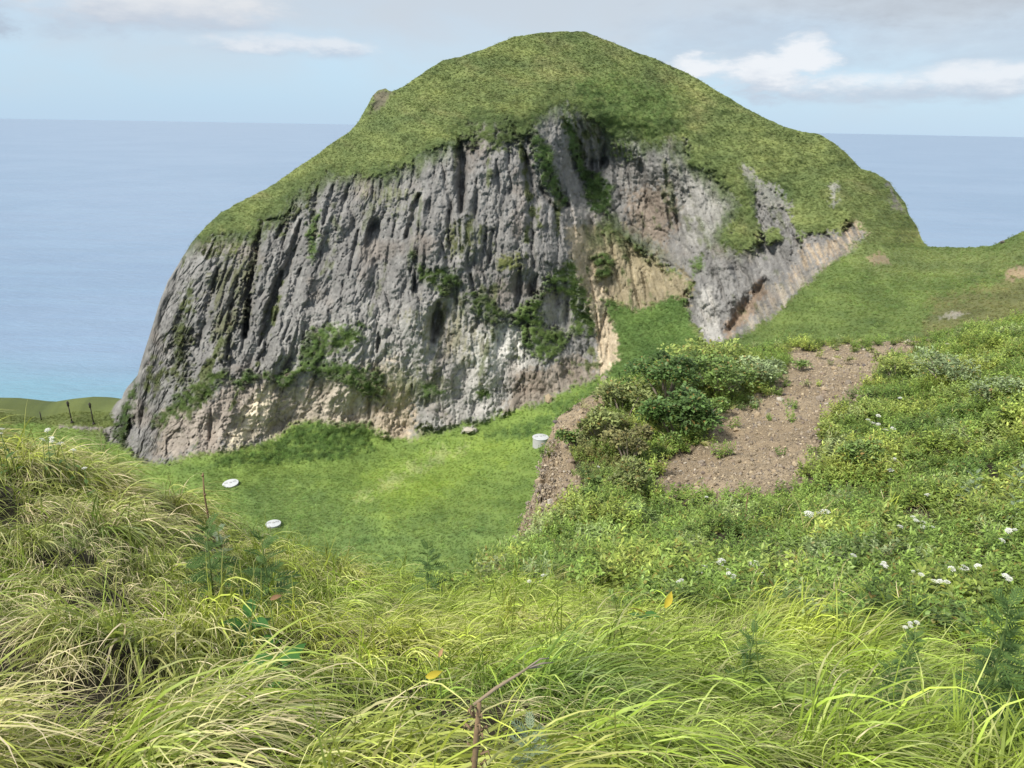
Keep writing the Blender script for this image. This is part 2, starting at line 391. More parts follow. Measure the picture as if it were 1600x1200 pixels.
# ------------------------------------------------------------------ sea
def build_sea():
    m, w, b, out = new_mat('sea_water')
    geo = w.n('ShaderNodeNewGeometry'); P = geo.outputs['Position']
    sx = w.n('ShaderNodeSeparateXYZ'); w.put(sx.inputs[0], P)
    n0 = w.noise(P, 0.004, 4, 0.6)
    d = w.m('ADD', sx.outputs[1], w.m('MULTIPLY', w.m('SUBTRACT', n0, 0.5), 260.0))
    shal = w.ss(d, 480.0, 660.0, 1.0, 0.0)          # the shallow shelf under the cliff
    deep = w.mix(w.ss(w.noise(P, 0.0016, 6, 0.65), 0.38, 0.62), (0.160, 0.240, 0.355, 1), (0.188, 0.268, 0.385, 1))  # water colour paled to stand in for haze and reflected sky
    mps = w.n('ShaderNodeMapping'); mps.inputs['Scale'].default_value = (0.0035, 0.03, 1); w.put(mps.inputs['Vector'], P)
    stk = w.noise(mps.outputs[0], 1.0, 5, 0.65)                 # wind lanes lying across the view
    deep = w.mix(w.m('MULTIPLY', w.ss(stk, 0.42, 0.7), 0.45), deep, (0.19, 0.295, 0.41, 1))
    col = w.mix(shal, deep, (0.145, 0.29, 0.37, 1))
    w.put(b.inputs['Base Color'], col); b.inputs['Roughness'].default_value = 0.28; b.inputs['IOR'].default_value = 1.33; b.inputs['Specular IOR Level'].default_value = 0.5
    mp = w.n('ShaderNodeMapping'); mp.inputs['Scale'].default_value = (0.6, 1.3, 1); mp.inputs['Rotation'].default_value = (0, 0, 0.3); w.put(mp.inputs['Vector'], P)
    h = w.m('ADD', w.noise(mp.outputs[0], 0.12, 5, 0.6), w.m('MULTIPLY', w.noise(mp.outputs[0], 0.012, 3, 0.5), 4.0))
    bp = w.n('ShaderNodeBump'); bp.inputs['Strength'].default_value = 0.7; bp.inputs['Distance'].default_value = 2.2; w.put(bp.inputs['Height'], h); w.put(b.inputs['Normal'], bp.outputs[0])
    rads = np.concatenate([[0], np.geomspace(250, 60000, 40)]); k = 96
    a = np.linspace(0, 2 * pi, k, endpoint=False); V = [(0, 0, 0)]; Fc = []
    for r in rads[1:]: V += [(r * cos(t), r * sin(t), 0.0) for t in a]
    for i in range(len(rads) - 2):
        for j in range(k):
            p = 1 + i * k + j; q = 1 + i * k + (j + 1) % k; Fc.append((p, q, q + k, p + k))
    me = np_mesh('sea', np.array(V), np.array(Fc), m, True)
    tag(link('sea', me), 'calm blue sea reaching the horizon, turquoise near the shore', kind='structure')
build_sea()

# ------------------------------------------------------------------ far relief: the dome with its cliff, the meadow below it, the saddle beside it
RIDGE = [(-260, 640), (-100, 640), (0, 644), (19, 647), (47, 652), (62, 653), (94, 646), (125, 642), (173, 644), (187, 633), (194, 612), (199, 606), (215, 586), (222, 560), (235, 520), (250, 470), (262, 440), (280, 410), (300, 378), (320, 355), (345, 332), (390, 308), (430, 287), (470, 258), (500, 238), (520, 222), (545, 207), (560, 190), (573, 168), (581, 151), (590, 141), (602, 138), (612, 143), (622, 140), (640, 128), (690, 95), (720, 88), (760, 75), (800, 58), (850, 51), (880, 49), (915, 50), (940, 60), (960, 67), (990, 80), (1015, 88), (1050, 104), (1080, 117), (1120, 142), (1160, 165), (1200, 187), (1240, 203), (1280, 210), (1310, 228), (1335, 252), (1345, 263), (1370, 272), (1390, 284), (1400, 300), (1415, 318), (1420, 335), (1432, 352), (1442, 378), (1450, 385), (1500, 387), (1550, 384), (1580, 370), (1600, 362), (1700, 320), (1900, 260)]
FAR = [(600,140,405),(700,92,415),(800,58,425),(880,49,430),(1000,82,420),(1100,128,400),(1200,187,385),(1300,220,375),(1350,265,365),(1400,300,360),(1440,378,338),
 (800,120,398),(700,160,386),(600,200,386),(500,270,372),(1000,150,392),(1100,200,382),(880,110,402),
 (215,586,345),(250,470,358),(300,378,372),(345,332,380),(430,287,392),(545,207,400),(260,600,322),(225,680,313),(300,500,336),(350,400,354),(400,340,370),
 (400,600,308),(400,480,326),(480,400,338),(480,300,358),(560,600,303),(560,450,318),(560,320,345),(600,250,362),(680,600,300),(680,450,312),(680,300,335),(690,225,354),
 (780,600,302),(780,450,315),(780,300,336),(780,190,360),(850,550,308),(850,430,320),(850,330,338),(860,250,356),(870,170,374),(930,180,384),(922,250,389),(928,325,378),(930,400,355),
 (950,500,338),(950,570,314),(1000,430,354),(1000,330,376),(1000,220,384),(1050,260,372),(1060,400,350),(1080,330,364),(1100,430,326),(1130,480,308),(1110,530,298),(1150,400,332),(1190,400,330),
 (1150,320,350),(1160,250,366),(1240,300,354),(1165,500,303),(1210,500,278),(1300,380,322),(1340,360,322),(1300,300,346),(1250,240,370),(1400,360,330),
 (1450,386,318),(1520,386,292),(1600,364,270),(1750,300,250),(1300,450,268),(1250,470,275),(1350,530,218),(1500,480,212),(1600,430,222),(1600,500,182),(1100,570,262),(1200,560,240),(1500,600,160),(1300,700,165),(1000,650,262),
 (940,600,300),(840,690,270),(780,657,298),(650,690,298),(590,705,299),(430,690,304),(200,722,308),(150,645,366),(60,653,360),(-100,642,352),(-250,640,345),(120,680,335),
 (360,755,262),(430,818,228),(600,800,230),(650,760,254),(800,750,244),(780,850,200),(600,880,200),(300,850,218),(200,800,248),(0,700,322),(0,800,250),(-200,720,300),(-200,900,200),(400,960,170),(800,960,165),(1100,800,180),(100,950,175)]
far_Y = tps(FAR, smooth=0.0006)

# zones: polygon, colour, feather, ragged edge, grass, shrub
GRASS = (0.136, 0.170, 0.060); SHRUB = (0.082, 0.125, 0.038); MEADOW = (0.145, 0.212, 0.050); ROCK = (0.180, 0.175, 0.168); PALE = (0.31, 0.30, 0.28)
CREAM = (0.50, 0.44, 0.33); TAN = (0.34, 0.245, 0.145); BROWN = (0.21, 0.18, 0.148); OLIVE = (0.19, 0.165, 0.075); LIME = (0.180, 0.255, 0.052); DARKROCK = (0.115, 0.108, 0.105)
ROCKPOLY = [(160,660),(170,720),(186,712),(225,724),(262,724),(311,705),(349,705),(420,690),(457,660),(499,649),(525,664),(577,667),(578,708),(610,702),(615,688),(657,669),(699,666),(744,657),(775,657),(803,652),(848,629),(910,604),(944,581),(962,560),(962,520),(945,480),(935,440),(925,400),(935,358),(954,354),(1017,400),(1083,442),(1071,475),(1075,496),(1092,512),(1100,533),(1137,533),(1158,525),(1208,496),(1250,454),(1308,404),(1346,379),(1350,362),(1335,350),(1287,368),(1258,362),(1250,380),(1228,322),(1200,292),(1175,292),(1187,375),(1171,392),(1133,387),(1123,367),(1137,342),(1150,317),(1125,292),(1117,275),(1079,258),(1058,229),(1050,200),(1030,225),(1008,225),(979,203),(961,214),(942,199),(912,178),(894,165),(860,165),(837,191),(822,202),(800,195),(777,186),(740,188),(725,208),(710,222),(669,238),(642,256),(612,267),(567,276),(537,268),(500,280),(461,305),(430,335),(409,345),(390,364),(345,368),(304,374),(270,400),(230,500),(200,580)]
ZONES = [  # (poly, colour, feather, ragged, grass, shrub)
 (ROCKPOLY, ROCK, 3, 9, 0, 0),
 ([(470,520),(700,470),(880,560),(900,600),(780,650),(640,660),(480,600),(400,600)], PALE, 30, 30, 0, 0),
 ([(480,600),(620,560),(640,690),(420,690),(330,660),(390,610)], (0.40,0.345,0.27), 14, 20, 0, 0),
 ([(745,520),(800,505),(822,530),(812,600),(780,640),(735,620)], (0.46,0.45,0.42), 10, 16, 0, 0),
 ([(690,600),(800,560),(860,600),(800,650),(690,660)], PALE, 14, 16, 0, 0),
 ([(820,580),(905,555),(935,590),(845,632),(775,658)], BROWN, 8, 12, 0, 0),
 ([(255,640),(330,625),(360,600),(420,605),(420,640),(340,700),(240,718)], (0.27,0.235,0.20), 8, 12, 0, 0),
 ([(405,610),(424,604),(420,650),(392,690),(345,705),(370,660)], CREAM, 9, 9, 0, 0),
 ([(600,600),(640,605),(650,660),(612,700),(578,706),(585,640)], (0.36,0.30,0.225), 9, 14, 0, 0),
 ([(440,620),(560,600),(577,660),(520,660),(430,650)], (0.42,0.37,0.30), 8, 14, 0, 0),
 ([(900,352),(960,356),(1017,400),(1083,442),(1071,475),(1000,490),(940,470),(925,420)], (0.235, 0.200, 0.130), 9, 16, 0.09, 0),
 ([(885,350),(924,356),(938,400),(940,450),(953,485),(968,520),(968,560),(945,588),(928,575),(937,540),(920,500),(906,450),(893,405)], (0.42,0.35,0.25), 4, 6, 0, 0),
 ([(1060,225),(1080,262),(1125,292),(1150,317),(1123,367),(1090,400),(1060,330),(1040,260)], (0.235,0.228,0.212), 12, 18, 0, 0),
 ([(985,300),(1040,290),(1060,340),(1040,390),(980,360)], (0.20,0.165,0.135), 12, 16, 0, 0),
 ([(1090,470),(1110,440),(1130,535),(1100,533)], PALE, 6, 9, 0, 0),
 ([(1196,458),(1230,432),(1266,428),(1346,365),(1346,379),(1308,404),(1250,454),(1208,496),(1165,520),(1150,525)], (0.265,0.235,0.19), 6, 14, 0.15, 0),
 ([(1250,395),(1335,350),(1352,365),(1340,382),(1240,432)], (0.335,0.27,0.195), 7, 14, 0.15, 0),
 ([(1130,510),(1165,470),(1190,440),(1200,455),(1165,500),(1137,533)], (0.23,0.175,0.13), 5, 7, 0, 0),  # brown laid in for the shadow under the buttress overhang
 ([(880,325),(935,320),(950,350),(890,352)], (0.30,0.28,0.26), 5, 6, 0, 0),
 # green on the cliff
 ([(480,520),(520,508),(570,505),(566,530),(540,545),(500,560),(540,565),(600,585),(590,625),(560,610),(520,590),(480,580),(440,600),(405,590),(365,605),(385,585),(430,590),(470,570)], SHRUB, 4, 12, 0.2, 0.9),
 ([(250,650),(285,610),(350,575),(358,590),(330,620),(290,650),(240,668)], (0.06,0.09,0.024), 4, 10, 0.6, 0.5),
 ([(190,640),(212,590),(208,640),(192,700),(178,680)], (0.05,0.08,0.022), 4, 8, 0.6, 0.3),
 ([(270,520),(285,470),(300,440),(300,540),(290,600),(270,600)], (0.07,0.085,0.03), 8, 16, 0.4, 0.3),
 ([(320,440),(390,380),(400,420),(370,520),(345,560),(335,500)], (0.10,0.105,0.045), 12, 22, 0.35, 0.15),
 ([(310,372),(390,362),(420,338),(470,300),(500,280),(490,320),(440,350),(360,400),(315,395)], (0.085,0.10,0.035), 8, 16, 0.5, 0.3),
 ([(480,350),(500,330),(495,380),(485,410)], SHRUB, 4, 7, 0.2, 0.6),
 ([(640,395),(665,420),(710,420),(720,445),(690,462),(660,440)], (0.05,0.078,0.02), 5, 10, 0.4, 0.6),
 ([(700,350),(740,340),(760,365),(740,390),(700,400)], (0.10,0.11,0.045), 8, 14, 0.4, 0.1),
 ([(730,460),(760,455),(790,495),(770,505),(735,485)], (0.055,0.082,0.022), 6, 12, 0.4, 0.5),
 ([(775,405),(810,395),(815,420),(780,420)], (0.12,0.13,0.045), 5, 9, 0.5, 0.1),
 ([(860,430),(890,405),(899,412),(925,480),(931,525),(890,525),(870,560),(849,566),(815,545),(812,515),(796,505),(805,480),(840,460)], (0.095, 0.14, 0.042), 4, 9, 0.8, 0.3),
 ([(852,455),(880,455),(895,490),(890,520),(850,510),(845,490)], (0.28,0.27,0.25), 4, 8, 0, 0),
 ([(927,400),(948,394),(960,410),(955,432),(930,435)], SHRUB, 3, 5, 0.3, 0.9),
 ([(940,470),(1000,485),(1045,465),(1070,465),(1075,500),(1095,535),(1120,600),(940,640),(945,585),(966,560),(963,520)], (0.085, 0.14, 0.038), 5, 9, 0.9, 0.25),
 ([(840,215),(862,240),(858,290),(880,320),(862,300),(848,262)], SHRUB, 4, 7, 0.3, 0.6),
 ([(890,180),(905,230),(915,260),(900,240),(885,200)], SHRUB, 4, 6, 0.3, 0.5),
 ([(915,275),(945,285),(950,320),(935,335),(918,310)], (0.035,0.062,0.016), 4, 8, 0.2, 0.9),
 ([(890,128),(960,120),(1050,140),(1058,200),(1030,222),(985,210),(960,216),(940,195),(915,176)], (0.10, 0.145, 0.045), 12, 16, 0.7, 0.4),
 ([(700,205),(740,170),(830,185),(845,165),(830,210),(790,235),(740,225)], (0.065,0.088,0.028), 6, 14, 0.5, 0.35),
 ([(1078,405),(1098,395),(1100,420),(1085,430)], SHRUB, 4, 6, 0.3, 0.6),
 ([(1192,362),(1215,352),(1222,372),(1200,382)], GRASS, 3, 5, 1, 0),
 ([(1160,260),(1220,300),(1230,325),(1200,320),(1170,290)], (0.22,0.215,0.19), 5, 12, 0.3, 0),
 ([(1295,290),(1305,290),(1310,320),(1300,318)], (0.24,0.24,0.20), 4, 9, 0.35, 0),
 ([(1385,285),(1400,300),(1413,330),(1395,325)], (0.15,0.145,0.125), 4, 7, 0.32, 0),
 ([(585,150),(600,137),(612,145),(600,165),(580,175)], (0.12,0.11,0.075), 4, 5, 0.3, 0),
 ([(830,205),(850,212),(876,288),(888,316),(872,322),(846,276),(832,240)], (0.06, 0.098, 0.03), 3, 7, 0.5, 0.45),
 ([(884,168),(895,196),(907,240),(919,272),(909,280),(894,242),(882,200)], (0.06, 0.098, 0.03), 3, 6, 0.5, 0.45),
 ([(908,262),(938,268),(958,292),(950,338),(920,328)], (0.05, 0.085, 0.026), 4, 8, 0.3, 0.8),
 ([(945,205),(990,215),(1000,240),(975,250),(955,240)], (0.08, 0.115, 0.04), 6, 14, 0.5, 0.3),
 ([(560,300),(600,290),(640,300),(620,330),(580,320)], (0.15, 0.16, 0.085), 12, 26, 0.15, 0),
 ([(640,500),(700,470),(760,520),(760,560),(690,560)], (0.20, 0.19, 0.12), 14, 26, 0.12, 0),
 ([(585,610),(600,560),(640,580),(700,600),(690,640),(640,620)], (0.12, 0.13, 0.06), 8, 20, 0.3, 0.2),
 ([(660,600),(680,598),(690,615),(665,620)], SHRUB, 3, 8, 0.3, 0.6),
 ([(742,610),(760,604),(765,620),(748,625)], SHRUB, 3, 6, 0.3, 0.6),
 # meadow
 ([(-300,655),(60,655),(180,690),(225,724),(262,724),(349,705),(420,690),(457,660),(577,667),(640,690),(744,657),(848,629),(944,585),(1000,640),(1000,980),(-300,980)], MEADOW, 6, 8, 1, 0),
 ([(-300,636),(173,636),(180,668),(100,664),(40,662),(-300,665)], (0.10,0.125,0.035), 3, 4, 1, 0),
 ([(92,664),(160,668),(150,672),(95,669)], (0.24,0.22,0.19), 2, 3, 0.1, 0),
 ([(470,660),(577,662),(580,700),(530,715),(430,720),(330,725),(360,712),(430,695)], (0.07, 0.12, 0.03), 6, 9, 0.6, 0.7),
 ([(560,740),(700,690),(830,680),(800,720),(690,770),(600,800)], LIME, 16, 18, 1, 0),
 ([(590,755),(700,700),(725,697),(640,745),(560,780)], (0.24,0.29,0.10), 8, 16, 1, 0),
 ([(620,770),(670,745),(700,755),(640,790)], (0.20,0.28,0.05), 16, 14, 1, 0),
 ([(360,770),(470,745),(600,830),(800,800),(790,880),(420,900)], (0.125, 0.19, 0.055), 20, 20, 1, 0.1),
 ([(840,650),(930,600),(960,620),(830,680),(760,680)], (0.085, 0.14, 0.035), 6, 9, 0.9, 0.3),
 ([(725,668),(742,664),(747,675),(722,676)], (0.40,0.38,0.33), 2, 3, 0, 0),
 # saddle
 ([(1442,384),(1600,360),(1900,250),(1900,700),(1130,640),(1110,540),(1160,525),(1210,496),(1250,454),(1310,404),(1350,380)], (0.118, 0.165, 0.048), 4, 6, 1, 0.1),
 ([(1340,375),(1450,388),(1560,395),(1600,380),(1600,420),(1500,430),(1380,430),(1330,410)], (0.140, 0.178, 0.060), 12, 14, 1, 0),
 ([(1460,470),(1600,430),(1700,430),(1700,560),(1440,530)], (0.15, 0.145, 0.062), 14, 20, 0.9, 0.1),
 ([(1465,495),(1500,485),(1515,490),(1470,500)], (0.32,0.29,0.23), 2, 4, 0.35, 0),
 ([(1575,425),(1610,415),(1610,432),(1580,437)], (0.26,0.20,0.13), 5, 7, 0.3, 0),
 ([(1355,400),(1380,398),(1390,410),(1365,414)], (0.26,0.21,0.13), 4, 8, 0.35, 0),
]
# creases, gullies and hollows cut into the cliff: polyline, half width px, depth m
CUTS = [([(409,345),(399,400),(389,440),(383,525)], 8, 11), ([(439,424),(427,465),(412,502)], 6, 7), ([(470,345),(448,420),(430,500)], 6, 5), ([(702,330),(704,386)], 6, 5), ([(415,345),(445,338)], 5, 5), ([(452,330),(432,372)], 5, 6), ([(372,430),(360,500),(355,560)], 5, 5),
 ([(340,420),(325,480),(310,540)], 6, 4), ([(290,470),(272,540)], 6, 4), ([(440,430),(425,480),(405,540)], 5, 4.5), ([(495,290),(490,350),(487,400)], 7, 5), ([(520,290),(505,350)], 5, 4), ([(545,290),(525,360)], 4, 3.5),
 ([(717,215),(722,260),(721,330)], 9, 12), ([(655,305),(645,340),(635,370)], 7, 8), ([(690,250),(700,300),(712,350)], 4, 3.5), ([(684,475),(675,532)], 10, 9), ([(592,520),(590,550)], 4, 4), ([(612,515),(600,530)], 5, 3),
 ([(775,250),(780,300)], 4, 3), ([(745,280),(742,340)], 4, 3), ([(815,230),(835,280),(870,330)], 6, 6), ([(850,240),(862,290),(885,322)], 8, 8), ([(880,185),(905,235),(915,280)], 6, 7), ([(905,190),(922,230),(925,270)], 4, 4),
 ([(945,225),(938,262)], 5, 5), ([(770,360),(765,410)], 5, 3.5), ([(812,420),(808,480)], 6, 5), ([(735,430),(745,470)], 5, 4), ([(840,430),(828,460)], 5, 4), ([(560,360),(545,430)], 4, 4), ([(470,420),(455,470)], 5, 3.5),
 ([(1040,265),(1045,310)], 4, 3), ([(1000,250),(1010,300)], 5, 3), ([(975,235),(985,290)], 4, 3), ([(1195,440),(1170,480),(1140,515)], 13, 7), ([(1083,445),(1068,470)], 5, 4), ([(1025,400),(1080,436)], 4, 2.5), ([(1050,300),(1062,360)], 4, 2.5),
 ([(950,480),(938,520),(942,560)], 4, 3), ([(905,400),(930,470)], 3, 1.5), ([(578,600),(577,660)], 3, 3), ([(330,640),(328,690)], 4, 3), ([(232,600),(218,680)], 4, 3), ([(640,420),(655,470)], 4, 2.5), ([(690,380),(700,420)], 4, 3)]
HOLES = [(582, 372, 14, 37, 10), (944, 256, 8, 14, 8), (682, 505, 10, 26, 6), (1038, 310, 5, 9, 3.5), (594, 535, 7, 12, 3.5), (925, 265, 9, 22, 5), (835, 462, 9, 10, 3), (668, 330, 7, 24, 3.5), (430, 345, 18, 5, 4)]

def lam(poly, px, py, feather, ragged, seed):
    s = sdf(px, py, poly)
    m = s > -50
    out = np.zeros_like(px)
    if m.any():
        x, y = px[m], py[m]
        nz = (fbm(x / 24, y / 24, seed, 5, 0.66) * 1.7 + 0.9 * perlin(x / 5.0, y / 5.0, seed + 3)) * ragged
        out[m] = sstep(s[m] + nz, -feather, feather)
    return out

def build_far():
    step = 1.55
    cols = np.arange(-250, 1860, step); top = np.interp(cols, [p[0] for p in RIDGE], [p[1] for p in RIDGE])
    top = top + fbm(cols / 14, cols * 0 + 3.3, 5, 4, 0.6) * 2.2 * sstep(cols, 200, 260)
    nr = 470; t = np.linspace(0, 1, nr) ** 1.12; bottom = 960.0
    PX = np.repeat(cols[None], nr, 0); PY = top[None] + (bottom - top)[None] * t[:, None]
    Y = np.maximum(far_Y(PX, PY), 150.0 + 0.02 * np.abs(PX - 800))
    veg = np.ones_like(PX); shr = np.zeros_like(PX); col = np.zeros(PX.shape + (3,)); col[:] = GRASS
    # the grass of the dome: sunlit spurs and dimmer, greener hollows put into the colour, plus dry patches
    spur = fbm(PX / 90 - PY / 60, PY / 70 + PX / 200, 31, 4); col *= (1 + 0.30 * spur[..., None] * np.array([1.15, 0.8, 0.7]))
    dryb = sstep(fbm((PX + PY * 0.9) / 130, (PY - PX * 0.5) / 42, 37, 4), 0.05, 0.5)[..., None] * 0.65
    col = col * (1 - dryb) + np.array((0.20, 0.205, 0.088)) * dryb
    tp = PY - top[None]
    bsh = sstep(fbm(PX / 16, PY / 12, 38, 4, 0.6) + 0.5 * fbm(PX / 120, PY / 90, 39, 2), 0.22, 0.42); shr += 0.10 * bsh; col = col * (1 - 0.22 * bsh[..., None])
    rock = np.zeros_like(PX)
    for i, (poly, c, fe, rag, g, s) in enumerate(ZONES):
        a = lam(poly, PX, PY, fe, rag, 100 + i)
        if rag >= 20: a *= 0.75
        if 0.1 <= g <= 0.5 and s < 0.35 and rag >= 14 and poly[0][1] < 640: a = a * (0.15 + 0.85 * sstep(fbm((PX - 780) / (PY + 700) * 1200.0 / 7.0, PY / 55.0, 450 + i, 4, 0.6), -0.16, 0.14))
        if s >= 0.3: a = a * (0.25 + 0.75 * sstep(fbm(PX / 10, PY / 10, 400 + i, 4, 0.6), -0.30, 0.02))
        col = col * (1 - a[..., None]) + np.array(c) * a[..., None]
        veg = veg * (1 - a) + g * a; shr = shr * (1 - a) + s * a
        rock = rock * (1 - a) + (1.0 if g + s < 0.3 else 0.0) * a
    # patches of green that creep down between the columns from the rim, and tufts on ledges
    S = (PX - 780) / (PY + 700) * 1200.0
    creep = sstep(fbm(S / 34, PY / 130, 61, 4, 0.6) + 0.35 * fbm(PX / 12, PY / 12, 62, 3), 0.22, 0.42) * rock
    band = 1 - 0.75 * sstep(np.abs(PX - 520), 200, 320) * 0
    low = np.exp(-((PX - 340) / 120.0) ** 2) * 1.1 + np.exp(-((PX - 880) / 130.0) ** 2) * 0.8 + 0.5
    a = np.clip(creep * low, 0, 1); soil = rock * 1.0
    col = col * (1 - a[..., None]) + np.array((0.098, 0.115, 0.050)) * a[..., None]; veg += a * 0.55; shr += a * 0.15; rock2 = rock * (1 - 0.7 * a)
    rs = sdf(PX, PY, ROCKPOLY) + 26 * fbm(S / 16, PY / 45, 68, 4, 0.6)
    fr = np.exp(-(rs / 15.0) ** 2) * sstep(430 - PY, 0, 60) * (PX < 1180) * 0.8
    col = col * (1 - fr[..., None]) + np.array((0.075, 0.105, 0.036)) * fr[..., None]; shr = shr * (1 - fr) + 0.4 * fr; veg = veg * (1 - fr) + 0.55 * fr; rock = rock * (1 - 0.6 * fr); rock2 = rock2 * (1 - 0.6 * fr)
    # stains of the rock: vertical streaks, lichen-pale and rust
    st = fbm(S / 9, PY / 120, 71, 4, 0.6); st2 = fbm(S / 40, PY / 90, 72, 4, 0.6); lich = sstep(fbm(PX / 7, PY / 9, 73, 4, 0.65), 0.05, 0.45)
    k = rock2[..., None]
    col = col * (1 + k * (0.34 * st + 0.42 * st2)[..., None]) + k * 0.06 * lich[..., None] * np.array((1, 0.98, 0.86))
    rust = (sstep(fbm(PX / 60, PY / 70, 74, 4), 0.12, 0.5) * rock2 * 0.35)[..., None]; col = col * (1 - rust) + np.array((0.20, 0.155, 0.12)) * rust
    # meadow and slopes: soft change of growth
    gr = (fbm(PX / 70, PY / 22, 81, 5, 0.55) * (1 - rock))[..., None]; col *= 1 + 0.55 * gr * np.array([1.1, 0.9, 0.8])
    col = np.clip(col, 0.01, 0.8)
    # ---- relief in metres towards the viewer (-) or away (+)
    slope = np.gradient(top, cols); edge = sstep(tp / np.sqrt(1 + slope ** 2)[None], 0, 14)
    wx = S + 9 * fbm(PX / 60, PY / 60, 41, 3); wy = PY + 12 * fbm(PX / 50, PY / 50, 42, 3)
    wx2 = wx + 14 * fbm(PX / 110, PY / 110, 49, 3)
    b1 = 1 - np.abs(fbm(wx2 / 44, wy / 190, 43, 3, 0.45)) * 4.6; bb = 1 - np.abs(fbm(wx2 / 30, wy / 150, 69, 2, 0.4)) * 2.0
    b2 = 1 - np.abs(fbm(wx2 / 12, wy / 95, 44, 3, 0.5)) * 3.4
    b3 = 1 - np.abs(fbm(wx / 5.5, wy / 22, 45, 3, 0.55)) * 2.6
    r4 = 1 - np.abs(fbm(PX / 8, PY / 9, 63, 4, 0.65)) * 2.4
    n4 = fbm(PX / 3.6, PY / 4.2, 46, 3, 0.7); n5 = fbm(PX / 20, PY / 20, 47, 3)
    big = fbm(wx / 75, wy / 150, 64, 3, 0.5); big2 = fbm(PX / 34, PY / 52, 65, 3, 0.5)
    M1 = sstep(fbm(PX / 95, PY / 120, 66, 2), -0.12, 0.30); M2 = 0.12 + 0.88 * sstep(fbm(PX / 70, PY / 80, 67, 2), -0.12, 0.30)
    left = np.exp(-((PX - 380) / 110.0) ** 2); M1 = np.maximum(M1, left * 0.8); M2 = np.maximum(M2, left * 0.8)
    hi = sstep(640 - PY, -40, 150)                      # columns on the upper cliff, crumbly rock at its foot
    D = rock * edge * ((0.25 + 0.75 * hi) * (3.4 * M1 * np.clip(b1, 0, 1) ** 1.5 + 1.3 * np.clip(bb, 0, 1) ** 2 + (0.55 + 0.9 * left) * M2 * np.clip(b2, 0, 1) ** 1.5 + 0.4 * np.clip(b3, 0, 1) ** 1.5 * M2) + 0.9 * np.clip(r4, 0, 1) ** 1.5 + 0.7 * n4 + 1.2 * n5 + 10.5 * big + 3.0 * big2)
    qx = S + 7 * fbm(PX / 22, PY / 26, 91, 3); qy = PY + 9 * fbm(PX / 18, PY / 24, 92, 3)
    v1, e1_ = worley(qx / 21, qy / 52, 93); v2, e2_ = worley(qx / 9, qy / 19, 94); v3, e3_ = worley((PX + 3 * n5) / 4.6, PY / 6.5, 95)
    Mb = 0.35 + 0.65 * sstep(fbm(PX / 60, PY / 60, 96, 2), -0.25, 0.25)
    D += rock * edge * (2.0 * (v1 - 0.5) + 0.9 * (1 - sstep(e1_, 0, 0.12)) + Mb * (1.15 * (v2 - 0.5) + 0.7 * (1 - sstep(e2_, 0, 0.16))) + 0.65 * (v3 - 0.5))
    col = col * (1 + (rock2 * (0.16 * (v2 - 0.5) + 0.22 * (v3 - 0.5)))[..., None])
    strat = (1 - hi) * rock * 1.0 * fbm(PX / 40, PY / 7, 48, 4, 0.6); D += strat * edge
    rc = np.random.default_rng(12); fissures = []
    for k in range(26):                                  # long jagged fissures between the columns
        x0 = rc.uniform(250, 1100); y0 = rc.uniform(180, 560); L = rc.uniform(30, 120); s0 = (x0 - 780) / (y0 + 700); pts = []
        for q in range(5):
            yy = y0 + L * q / 4; pts.append((780 + s0 * (yy + 700) + rc.normal(0, 2.5), yy))
        fissures.append((pts, rc.uniform(1.8, 3.8), rc.uniform(1.2, 3.0)))
    for pts, hw, dep in CUTS + fissures:
        best, m, ex = line_dist(PX, PY, pts)
        if ex is None: continue
        tt, sg = ex; wob = 1 + 0.5 * fbm(PX[m] / 8, PY[m] / 14, 51, 3)
        prof = np.exp(-(best / (hw * wob * np.sqrt(np.sin(pi * np.clip(tt, 0.06, 0.94))))) ** 2)
        D[m] += dep * prof * (0.15 + 0.85 * rock[m])
    for hx, hy, ax, ay, dep in HOLES:
        q = ((PX - hx + 0.15 * (PY - hy)) / ax) ** 2 + ((PY - hy) / ay) ** 2
        D += dep * (1 - sstep(np.sqrt(q) + 0.25 * n5, 0.55, 1.05)) * np.clip((hy + ay - PY) / (1.5 * ay), 0.12, 1)
    g = 1 - rock
    lump = fbm(PX / 11, PY / 5.5, 55, 4, 0.6)
    far_w = np.clip(Y / 300, 0.5, 1.2)
    D += g * edge * far_w * (0.55 * lump + 3.4 * fbm((PX + PY * 0.6) / 60, (PY - PX * 0.3) / 34, 56, 3) + 2.2 * fbm((PX - PY * 0.9 * np.sign(PX - 870)) / 26, PY / 150, 58, 3) * (PY < 640)) * np.where(PY > 640, 1.0, 0.8)
    D -= shr * edge * (1.2 + 2.0 * np.clip(fbm(PX / 9, PY / 7, 57, 3), -0.3, 1))
    Y = Y + D
    P = at(PX, PY, Y)
    # back: the land goes on behind the ridge and falls to the sea
    nb = 10; back = []; b0 = P[0]; drop0 = (P[0] - P[3])
    for i in range(1, nb + 1):
        s = i / nb; q = b0.copy(); q[:, 1] += 150 * s; q[:, 0] *= (1 + 150 * s / np.maximum(b0[:, 1], 1) * 0.75)
        q[:, 2] = b0[:, 2] - (b0[:, 2] + 6) * (0.25 * s + 0.75 * s ** 1.8) - 2.0 * s; back.append(q)
    back = np.array(back[::-1]); nbk = len(back)
    V = np.concatenate([back, P], 0); cb = np.repeat(col[:1], nbk, 0); COL = np.concatenate([cb, col], 0)
    R, K = V.shape[:2]
    idx = np.arange(R * K).reshape(R, K)
    Fq = np.stack([idx[1:, :-1], idx[1:, 1:], idx[:-1, 1:], idx[:-1, :-1]], -1)
    PXc = np.concatenate([np.repeat(PX[:1], nbk, 0), PX], 0); PYc = np.concatenate([np.repeat(PY[:1], nbk, 0), PY], 0)
